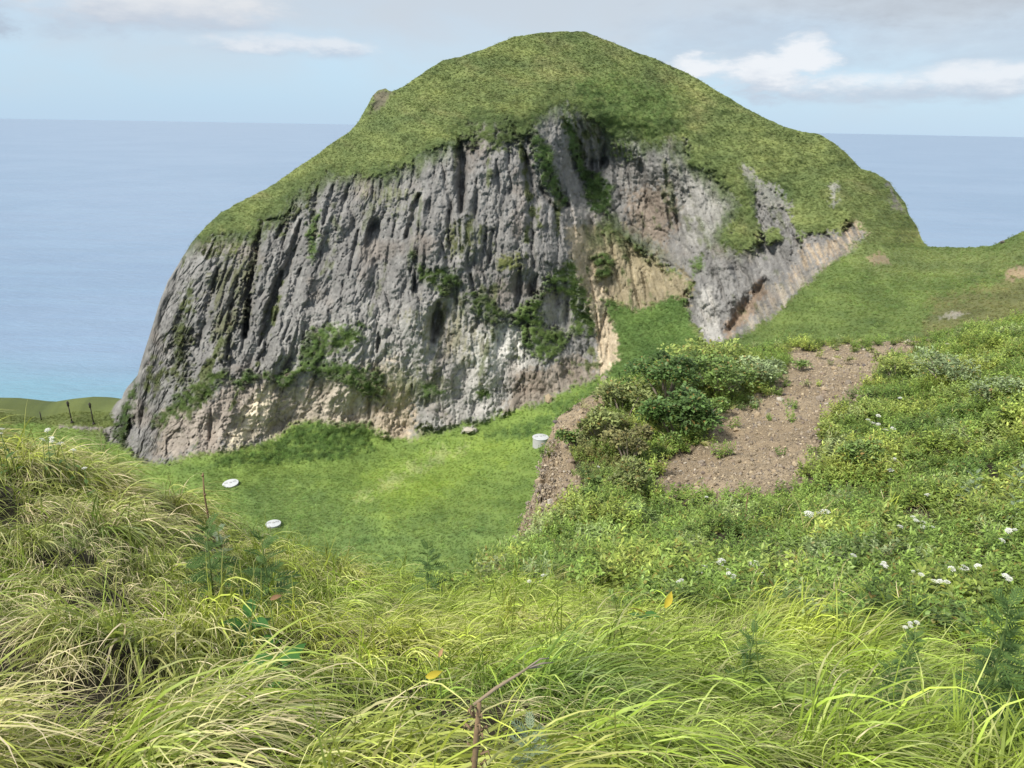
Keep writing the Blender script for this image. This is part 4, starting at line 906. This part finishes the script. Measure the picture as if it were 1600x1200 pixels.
# --- shrubs of the knoll
LEAF_MATS = {}
def leaf_mat(col):
    if col not in LEAF_MATS:
        m, w, b, out = new_mat('shrub_leaf'); sh = w.n('ShaderNodeAttribute', attribute_name='shade'); sep = w.n('ShaderNodeSeparateColor'); w.put(sep.inputs[0], sh.outputs['Color'])
        cc = w.n('ShaderNodeCombineXYZ'); [w.put(cc.inputs[i], sep.outputs[0]) for i in range(3)]
        c = w.mix(1.0, (*col, 1), cc.outputs[0], 'MULTIPLY'); c = w.mix(sep.outputs[1], c, (0.30, 0.19, 0.06, 1)); w.put(b.inputs['Base Color'], c); b.inputs['Roughness'].default_value = 0.5; b.inputs['Specular IOR Level'].default_value = 0.35
        tr = w.n('ShaderNodeBsdfTranslucent'); w.put(tr.inputs[0], c); mx = w.n('ShaderNodeMixShader'); mx.inputs[0].default_value = 0.28; w.put(mx.inputs[1], b.outputs[0]); w.put(mx.inputs[2], tr.outputs[0]); w.put(out.inputs[0], mx.outputs[0])
        LEAF_MATS[col] = m
    return LEAF_MATS[col]
def shrub(px, py, wpx, hpx, col, label, nleaf, leaf, seed, group='shrubs on the knoll', name='shrub', cat='shrub'):
    g = ground(px, py); s = scale_at(g); W = wpx * s / 2 * 1.18; H = hpx * s * 1.12; r = np.random.default_rng(seed)
    e = empty(name, g, label, cat, group)
    nl = max(5, int(W * 9)); lob = []
    for k in range(nl):
        a = r.uniform(0, 2 * pi); q = math.sqrt(r.uniform(0, 1)) * 0.72; lob.append((q * cos(a) * W, q * sin(a) * W * 0.9, H * (0.35 + 0.45 * r.uniform(0, 1) * (1 - 0.6 * q)), (0.22 + 0.22 * r.uniform()) * min(W, H * 1.2)))
    parts = []; per = nleaf // nl
    for (x, y, z, R) in lob:
        u = r.normal(size=(per, 3)); u /= np.linalg.norm(u, axis=1, keepdims=True); u[:, 2] = np.abs(u[:, 2]) * 1.1 - 0.35; pos = u * R * r.uniform(0.5, 1.08, (per, 1))
        V, Fc, S = leaf_cloud(int(r.integers(1e6)), per, pos, leaf, leaf * 0.6, (0.35, 0.45), k=2, brs=(0.55, 1.45)); V = V + np.array((x, y, z)); S = S * np.array((r.uniform(0.75, 1.3), 1, 1)); parts.append((V, Fc, S))
    V, Fc, S = merge(parts); keep = V[:, 2] > -0.4 * H
    me = np_mesh('foliage', V, Fc, leaf_mat(col), True); add_col(me, 'shade', S); fo = link('foliage', me, e); fo['kind'] = 'stuff'
    for k in range(min(nl, 7)):
        x, y, z, R = lob[k]; b = np.array((x * 0.15, y * 0.15, -0.1)); m_ = np.array((x * 0.5, y * 0.5, z * 0.45)); V, Fc = tube([b, m_, (x, y, z)], [0.022 * H + 0.006, 0.016 * H + 0.005, 0.006], 5); link('branch', py_mesh('branch', V, Fc, M_TWIG), e)
    return e
G_DARK = (0.095, 0.165, 0.045); G_MID = (0.16, 0.24, 0.065); G_PALE = (0.26, 0.33, 0.16); G_YEL = (0.26, 0.32, 0.08); G_BRN = (0.19, 0.185, 0.075); G_OLV = (0.21, 0.245, 0.085)
for i, a in enumerate([
    (1062, 690, 120, 95, G_DARK, 'big dark green leafy shrub hanging over the bare scree', 2600, 0.13),
    (1040, 640, 130, 95, G_DARK, 'tall deep green shrub on the crest behind the big dark one', 2600, 0.13),
    (975, 650, 110, 70, G_OLV, 'olive green shrub on the left shoulder of the knoll', 1800, 0.12),
    (1115, 625, 120, 75, G_MID, 'mid green bushy shrub right of the dark crest shrub', 2000, 0.13),
    (1178, 605, 85, 50, G_PALE, 'greyish green low shrub at the right end of the row by the scree', 1300, 0.12),
    (1100, 580, 150, 48, G_YEL, 'wide yellowish green shrub along the skyline of the knoll', 1700, 0.14),
    (985, 725, 80, 80, G_BRN, 'half withered brownish shrub under the olive green one', 1100, 0.10),
    (935, 700, 70, 60, G_OLV, 'straggling olive shrub above the crumbling bank', 1000, 0.11),
    (897, 712, 50, 40, G_MID, 'small shrub clinging to the rim of the earth bank near the well', 900, 0.10),
    (918, 800, 58, 66, G_MID, 'dark shrub at the foot of the bank beside the bare soil', 1000, 0.10),
    (965, 775, 80, 60, G_OLV, 'brown tinged shrub between the scree tip and the bank', 1100, 0.09),
    (1050, 708, 30, 28, G_MID, 'little bright green bush at the lower tip of the dark shrub', 350, 0.08),
    (1100, 655, 70, 45, G_MID, 'low green shrub fringing the upper left edge of the scree', 900, 0.11),
    (1320, 740, 90, 60, G_MID, 'round green shrub overlapping the lower right corner of the scree', 1400, 0.08),
    (1310, 700, 60, 45, G_YEL, 'yellow green shrub on the right edge of the scree', 900, 0.08),
    (1400, 600, 90, 40, G_YEL, 'bright yellow green shrub at the upper right edge of the scree', 1200, 0.10),
    (1480, 610, 110, 60, G_PALE, 'silvery green shrub on the upper right slope', 1500, 0.09),
    (1550, 640, 100, 60, G_PALE, 'silvery green shrub near the right border on the upper slope', 1400, 0.08),
]):
    shrub(*a, seed=1000 + i)
for i, a in enumerate([
    (1254, 582, 38, 18, G_MID, 'leafy green plant alone on the upper middle of the scree', 260, 0.10),
    (1368, 563, 18, 13, G_OLV, 'small yellowish plant on the upper right of the scree', 90, 0.09),
    (1360, 553, 14, 9, G_YEL, 'tiny yellow green plant just behind the small yellowish one', 70, 0.08),
    (1300, 547, 18, 9, G_OLV, 'low tuft close to the top edge of the scree', 70, 0.09),
    (1323, 572, 14, 10, G_BRN, 'brownish tuft in the middle of the upper scree', 60, 0.08),
    (1420, 541, 26, 9, G_OLV, 'flat dark tuft at the top right corner of the scree', 90, 0.10),
    (1258, 607, 16, 8, G_OLV, 'sparse little tuft below the leafy green plant', 60, 0.07),
    (1176, 632, 24, 16, G_PALE, 'small greyish plant on the left margin of the scree', 120, 0.08),
    (1318, 635, 12, 8, G_MID, 'tiny green sprout near the right margin of the scree', 50, 0.06),
]):
    shrub(*a, seed=1100 + i, group='small plants on the scree', name='small_plant', cat='plant')

# --- white umbels
def umbel_mesh(seed, R):
    r = np.random.default_rng(seed); V = []; Fc = []
    def disc(c, rad, k=6):
        o = len(V); V.append(c + np.array((0, 0, rad * 0.35)))
        for j in range(k): V.append(c + rad * np.array((cos(2 * pi * j / k), sin(2 * pi * j / k), r.normal(0, 0.15))))
        for j in range(k): Fc.append((o, o + 1 + j, o + 1 + (j + 1) % k))
    for k in range(34):
        a = k * 2.4; q = R * math.sqrt((k + 0.5) / 34); disc(np.array((q * cos(a), q * sin(a), 0.25 * R - 0.45 * q * q / R + r.normal(0, 0.04 * R))), R * r.uniform(0.12, 0.19))
    return py_mesh('flower_head', V, Fc, M_WHITE, False)
UMB = [umbel_mesh(k, 1.0) for k in range(4)]
lv_, lf_ = leaf_shape(0.16, 0.05, 3); LEAF_ME = py_mesh('leaf', lv_, lf_, M_MUG)
def flower(px, py, dpx, h, label, group):
    r = np.random.default_rng(int(px * 7 + py)); g = near_base(px, py, h); e = empty('white_flower', g, label, 'flower', group, r.uniform(0, 6))
    lean = r.normal(0, 0.05, 2); V, Fc = tube([(0, 0, -0.05), (lean[0] * 0.3, lean[1] * 0.3, h * 0.5), (lean[0], lean[1], h)], [0.004, 0.0035, 0.0025], 5); link('stem', py_mesh('stem', V, Fc, M_STEM), e)
    s = scale_at(g) * dpx / 2 * 1.0
    nh = 1 if dpx < 12 else 3
    for k in range(nh):
        o = link('flower_head', UMB[int(r.integers(4))], e); off = (0, 0) if k == 0 else r.normal(0, s * 0.8, 2); f = 1.0 if nh == 1 else 0.62
        o.location = (lean[0] + off[0], lean[1] + off[1], h - (0 if k == 0 else abs(r.normal(0, 0.02)))); o.scale = (s * f, s * f, s * f); o.rotation_euler = (r.normal(0, 0.2), r.normal(0, 0.2), r.uniform(0, 6))
    for k in range(3):
        o = link('leaf', LEAF_ME, e); z = h * (0.3 + 0.2 * k); o.location = (lean[0] * z / h, lean[1] * z / h, z); o.rotation_euler = (0, -0.3, r.uniform(0, 6)); q = 0.8 if dpx > 9 else 0.6; o.scale = (q, q, q)
GR = 'white flower heads on the right slope'; GL = 'white flower heads on the left brow'
FL = [
 (1275, 800, 24, 'broad flat white flower head beside the straw coloured reeds below the scree', GR), (1128, 876, 20, 'white flower head, upper one of the dense bunch below the scree', GR), (1115, 886, 16, 'white flower head, left one of the dense bunch below the scree', GR), (1140, 884, 15, 'white flower head, right one of the dense bunch below the scree', GR), (1130, 893, 12, 'white flower head, lowest of the dense bunch below the scree', GR),
 (1170, 880, 18, 'large white flower head of the bunch of two right of the dense one', GR), (1178, 890, 13, 'smaller white flower head hanging below its large neighbour', GR), (1066, 893, 14, 'white flower head left of the dense bunch, over the grass edge', GR), (1086, 897, 9, 'small white flower head between the dense bunch and the lone left one', GR),
 (1327, 868, 10, 'lone small white flower head in the middle of the herb slope', GR), (1383, 882, 12, 'white flower head first from the left in the long right row', GR), (1410, 899, 13, 'white flower head low at the start of the right row', GR), (1434, 888, 15, 'white flower head at the top of the middle bunch in the right row', GR), (1443, 899, 16, 'white flower head at the bottom of the middle bunch in the right row', GR), (1421, 901, 9, 'tiny white flower head wedged under the middle bunch', GR),
 (1473, 897, 11, 'white flower head alone between the two right bunches', GR), (1496, 889, 14, 'white flower head left in the last bunch by the right border', GR), (1512, 893, 11, 'white flower head second in the last bunch by the right border', GR), (1530, 887, 13, 'white flower head third in the last bunch by the right border', GR), (1551, 896, 16, 'biggest white flower head of the last bunch by the right border', GR), (1560, 888, 12, 'white flower head peeping over the biggest one by the right border', GR), (1586, 907, 12, 'white flower head nearest to the right border', GR),
 (1404, 970, 12, 'white flower head low among the long grass, left of the feathery plant', GR), (1416, 978, 9, 'small white flower head right under the low one in the grass', GR), (1426, 811, 13, 'white flower head, left of the pair above the right row', GR), (1448, 815, 16, 'white flower head, right of the pair above the right row', GR), (1393, 825, 10, 'white flower head set lower left of the pair', GR), (1540, 831, 10, 'white flower head in the upper right herbs, left of two', GR), (1557, 831, 10, 'white flower head in the upper right herbs, right of two', GR), (1566, 823, 7, 'tiny white flower head over the two in the upper right herbs', GR),
 (1440, 774, 8, 'small white flower head on the mid slope above the pair', GR), (1385, 730, 10, 'white flower head on the green shrub right of the scree', GR), (1390, 722, 7, 'tiny white flower head on top of the green shrub right of the scree', GR), (1363, 660, 12, 'largest white flower head of the cluster by the scree margin', GR), (1382, 672, 8, 'lower white flower head of the cluster by the scree margin', GR), (1369, 645, 7, 'topmost white flower head of the cluster by the scree margin', GR), (1350, 655, 7, 'leftmost white flower head of the cluster by the scree margin', GR), (1388, 662, 8, 'rightmost white flower head of the cluster by the scree margin', GR), (1404, 616, 7, 'small white flower head high on the yellow green slope', GR), (1476, 540, 6, 'tiny white flower head at the crest of the right slope', GR),
 (22, 676, 11, 'white flower head at the left border, above the pale grass', GL), (8, 666, 9, 'white flower head topmost at the left border', GL), (34, 672, 8, 'small white flower head right of the left border pair', GL), (84, 679, 9, 'white flower head, upper left of the bunch on the left brow', GL), (78, 688, 9, 'white flower head, lower left of the bunch on the left brow', GL), (102, 683, 12, 'biggest white flower head of the bunch on the left brow', GL), (116, 697, 10, 'white flower head, right of the bunch on the left brow', GL), (120, 703, 8, 'lowest white flower head of the bunch on the left brow', GL), (140, 733, 8, 'lone white flower head lower down the left brow', GL),
 (830, 890, 7, 'small white flower head, left one where grass meets herbs', GR), (852, 905, 9, 'white flower head, lower one where grass meets herbs', GR), (846, 832, 6, 'tiny white flower head beside the foot of the bare bank', GR), (1100, 775, 6, 'tiny white flower head at the bottom edge of the scree', GR), (937, 728, 5, 'tiny white flower head on the brown shrub', GR)]
for px, py, d, lab, gp in FL: flower(px, py, d, 0.42 if px > 200 else 0.5, lab, gp)

# --- feathery mugwort-like plants
def feather_leaf(L, mat, name='leaf'):
    V = []; Fc = []; n = 6
    def lance(o, d, l, w):
        d = d / np.linalg.norm(d); s = np.cross(d, (0, 0, 1)); s /= np.linalg.norm(s) + 1e-9; k = len(V)
        V.extend([o, o + d * l * 0.45 + s * w, o + d * l - np.array((0, 0, l * 0.12)), o + d * l * 0.45 - s * w]); Fc.append((k, k + 1, k + 2, k + 3))
    for i in range(n):
        t = 0.18 + 0.72 * i / (n - 1); o = np.array((L * t, 0, -0.25 * L * t * t)); l = L * 0.42 * (1.1 - 0.75 * abs(t - 0.4))
        for sg in (-1, 1): lance(o, np.array((0.75, sg * 0.75, 0.05)), l, l * 0.13)
    lance(np.array((L * 0.05, 0, 0)), np.array((1, 0, -0.14)), L, L * 0.05); lance(np.array((L * 0.8, 0, -0.16 * L)), np.array((1, 0, -0.3)), L * 0.35, L * 0.05)
    return py_mesh(name, V, Fc, mat, False)
FEATH = {'g': feather_leaf(1.0, M_MUG), 'p': feather_leaf(1.0, M_MUGP)}
def mugwort(px, py, hpx, kind, nleaf, label, lscale=0.30):
    r = np.random.default_rng(int(px)); g0 = near_base(px, py, 0.5); s = scale_at(g0); h = hpx * s + 0.25; g = near_base(px, py, h)
    e = empty('feathery_plant', g, label, 'plant', 'feathery leaved plants standing in the grass'); tip = np.array((r.normal(0, 0.06) * h, r.normal(0, 0.06) * h, h))
    V, Fc = tube([(0, 0, -0.05), tip * (0.55, 0.55, 0.5), tip], [0.006, 0.005, 0.003], 6); link('stem', py_mesh('stem', V, Fc, M_STEM), e)
    for k in range(nleaf):
        t = 0.25 + 0.75 * (k + 0.5) / nleaf; o = link('leaf', FEATH[kind], e); o.location = tip * t; q = h * lscale * (1.15 - 0.6 * t) * r.uniform(0.8, 1.15)
        o.rotation_euler = Euler((r.normal(0, 0.2), -0.15 - 0.75 * t ** 3 + r.normal(0, 0.12), k * 2.4 + r.normal(0, 0.2))); o.scale = (q, q, q)
for a in [(338, 826, 85, 'g', 26, 'dark feathery plant right under the brown dead stem'), (352, 822, 40, 'p', 14, 'silvery feathery plant close to the dark one under the dead stem'), (427, 828, 85, 'g', 24, 'feathery green plant standing before the well cover nearest the grass'), (668, 856, 60, 'g', 24, 'feathery plant alone on the edge of the long grass in the middle'),
          (1390, 985, 90, 'g', 44, 'feathery green plant in the long grass, middle right'), (1368, 1040, 90, 'g', 40, 'dark feathery plant just below the middle right one'), (1525, 935, 120, 'g', 52, 'tall bushy feathery plant rising from the grass near the right border'), (1580, 730, 60, 'p', 22, 'silver leaved plant on the slope at the right border'), (1570, 780, 40, 'p', 16, 'small silver leaved plant below its twin at the right border'), (1517, 735, 50, 'p', 18, 'pale upright plant on the right slope left of the silver leaved ones'),
          (1160, 985, 60, 'g', 18, 'feathery plant at the border of grass and herbs'), (1560, 1010, 60, 'g', 20, 'feathery plant at the foot of the tall bushy one'), (820, 1135, 70, 'p', 20, 'blue green plant in the dark hollow beside the broken stalk')]: mugwort(*a, lscale=0.17 if a[0] in (1525, 1390, 1368) else 0.27)

# --- dead stems
def dead_stem(px, py0, hpx, label, rad, depth_h):
    g = near_base(px, py0, depth_h); s = scale_at(g); h = depth_h
    e = empty('dead_stem', g, label, 'stem', 'dead upright stems'); V, Fc = tube([(0, 0, -0.05), (0.01 * h, 0, h * 0.4), (-0.005 * h, 0, h * 0.75), (0.01 * h, 0, h)], [rad * 1.1, rad, rad * 0.9, rad * 0.7], 7); link('stalk', py_mesh('stalk', V, Fc, M_DEAD), e)
    for t in (0.35, 0.55, 0.75, 0.97):
        V, Fc = lathe([(rad * 1.0, h * t - rad), (rad * 1.55, h * t), (rad * 1.0, h * t + rad)], 8); V = [(x + 0.004 * h, y, z) for x, y, z in V]; link('node', py_mesh('node', V, Fc, M_DEAD), e)
dead_stem(332, 738, 75, 'straight brown dead stem sticking out of the grass in front of the meadow', 0.0085, 0.85)
dead_stem(1161, 768, 50, 'thin dark dead stem against the lower edge of the scree', 0.010, 0.75)
def broken_stalk():
    g = near_base(741, 1098, 0.55); s = scale_at(g); h = 0.55; e = empty('broken_stalk', g, 'broken dead stalk with its snapped top pointing right, low in the middle', 'stalk')
    V, Fc = tube([(0, 0, -0.1), (0.004, 0, h * 0.3), (0.0, 0, h * 0.62), (0.006, 0, h * 0.82), (0.012, 0, h)], [0.0065, 0.006, 0.0062, 0.0075, 0.0045], 9); link('stalk', py_mesh('stalk', V, Fc, M_DEAD), e)
    top = np.array((0.012, 0, h)); V, Fc = tube([top - (0.012, 0, 0.006), top + (0.035, 0.02, 0.022), top + (0.085, 0.045, 0.040), top + (0.12, 0.065, 0.052)], [0.0035, 0.0042, 0.003, 0.0014], 8); br = link('broken_top', py_mesh('broken_top', V, Fc, M_DEADPALE), e)
    for k, (dx, dz) in enumerate([(0.05, 0.012), (0.035, -0.012), (0.06, 0.0)]):
        a = top + (0.105, 0.058, 0.047); V, Fc = tube([a, a + (dx * 0.6, 0.01, dz + 0.006), a + (dx, 0.02, dz)], [0.0025, 0.002, 0.0012], 5); link('twig', py_mesh('twig', V, Fc, M_TWIG), br)
    r = np.random.default_rng(5)
    for k in range(16):
        z = h * r.uniform(0.55, 0.99); a = r.uniform(0, 6.28); q = r.uniform(0.02, 0.035); V, Fc = tube([(0.006 + 0.011 * cos(a), 0.011 * sin(a), z), (0.006 + q * 0.8 * cos(a), q * 0.8 * sin(a), z + 0.012), (0.006 + q * cos(a), q * sin(a), z - 0.008)], [0.004, 0.003, 0.001], 5); link('husk', py_mesh('husk', V, Fc, M_DEAD), e)
broken_stalk()

# --- straw reeds beside the broad flower
def reeds(px, py, hpx, n, label, mats, seed):
    r = np.random.default_rng(seed); h = hpx * scale_at(near_base(px, py, 0.6)) ; g = near_base(px, py, h); e = empty('reed_clump', g, label, 'reeds', 'clumps of taller reeds')
    for k in range(n):
        b = np.array([[r.normal(0, 0.09), r.normal(0, 0.06), -0.05]]); d = np.array([[r.normal(0.03, 0.22), r.normal(0, 0.15), 1.0]]); bd = np.array([[r.normal(0.1, 0.2), r.normal(0, 0.1), -abs(r.normal(0.08, 0.1))]])
        V, Fc, t, bid = ribbons(b, d, bd, np.array([h * r.uniform(0.65, 1.15)]), np.array([0.014 * r.uniform(0.7, 1.2)]), 7, None, seed=int(r.integers(1e6))); link('blade', np_mesh('blade', V, Fc, mats[k % len(mats)], True), e)
reeds(1262, 752, 95, 16, 'clump of straw coloured and green reeds beside the broad flower head', (M_REED, M_GREED, M_REED, M_GREED), 1)
reeds(1285, 765, 70, 10, 'smaller reed clump leaning right, behind the broad flower head', (M_GREED, M_REED), 2)
reeds(1420, 700, 70, 8, 'sparse pale reeds on the slope right of the green shrub', (M_REED, M_GREED), 3)
reeds(150, 665, 85, 12, 'tall grass blades arching over the left brow toward the cliff', (M_GREED, M_REED), 4)
reeds(640, 895, 110, 14, 'upright fresh green reed clump in the middle of the long grass', (M_GREED,), 5)

# --- single leaves that catch the eye
def big_leaf(px, py, Lm, mat, name, label, cat, hgt, rot):
    g = near_base(px, py, hgt); V, Fc = leaf_shape(Lm, Lm * 0.42, 5, 0.35); e = empty(name, g, label, cat)
    b = link('blade', py_mesh('blade', V, Fc, mat), e); b.location = (0, 0, hgt); b.rotation_euler = rot
    V, Fc = tube([(0, 0, -0.03), (0.005, 0, hgt * 0.6), (0, 0, hgt)], [0.004, 0.003, 0.0025], 5); link('stem', py_mesh('stem', V, Fc, M_STEM), e)
big_leaf(432, 935, 0.065, M_BLEAF, 'withered_leaf', 'curled brown withered leaf lying on the grass on the left', 'leaf', 0.5, (0.6, -0.3, 0.4))
big_leaf(690, 1026, 0.035, M_OLEAF, 'brown_leaf', 'small tan leaf upright in the middle of the grass', 'leaf', 0.45, (0.3, -0.9, 1.0))
big_leaf(668, 1058, 0.06, M_YLEAF, 'yellow_leaf', 'yellow leaf below the small tan one', 'leaf', 0.42, (0.9, -0.2, 0.3))
big_leaf(1004, 955, 0.13, M_YLEAF, 'yellow_leaf', 'yellow leaf, left one of two at the upper edge of the grass', 'leaf', 0.45, (0.8, -0.3, 2.6))
big_leaf(1034, 950, 0.13, M_YLEAF, 'yellow_leaf', 'yellow leaf, right one of two at the upper edge of the grass', 'leaf', 0.45, (0.8, -0.8, 0.8))
def broad_plant(px, py, label, n, L, seed):
    r = np.random.default_rng(seed); g = near_base(px, py, 0.3); e = empty('broad_leaved_plant', g, label, 'plant', 'broad leaved plants in gaps of the grass')
    V, Fc = leaf_shape(1.0, 0.5, 5, 0.2); me = py_mesh('leaf', V, Fc, M_DGREEN)
    V, Fc = tube([(0, 0, -0.05), (0, 0, 0.3)], [0.005, 0.003], 6); link('stem', py_mesh('stem', V, Fc, M_STEM), e)
    for k in range(n):
        o = link('leaf', me, e); o.location = (0, 0, 0.12 + 0.2 * k / n); q = L * r.uniform(0.8, 1.2); o.scale = (q, q, q); o.rotation_euler = (r.normal(0, 0.2), -0.35 + r.normal(0, 0.2), k * 2.4)
broad_plant(398, 965, 'dark green broad leaved plant in the shady gap on the left', 7, 0.17, 1)
broad_plant(440, 1020, 'broad leaved plant just right below the shady gap', 6, 0.15, 2)
broad_plant(1000, 960, 'broad leaved plant under the left yellow leaf', 6, 0.12, 3)
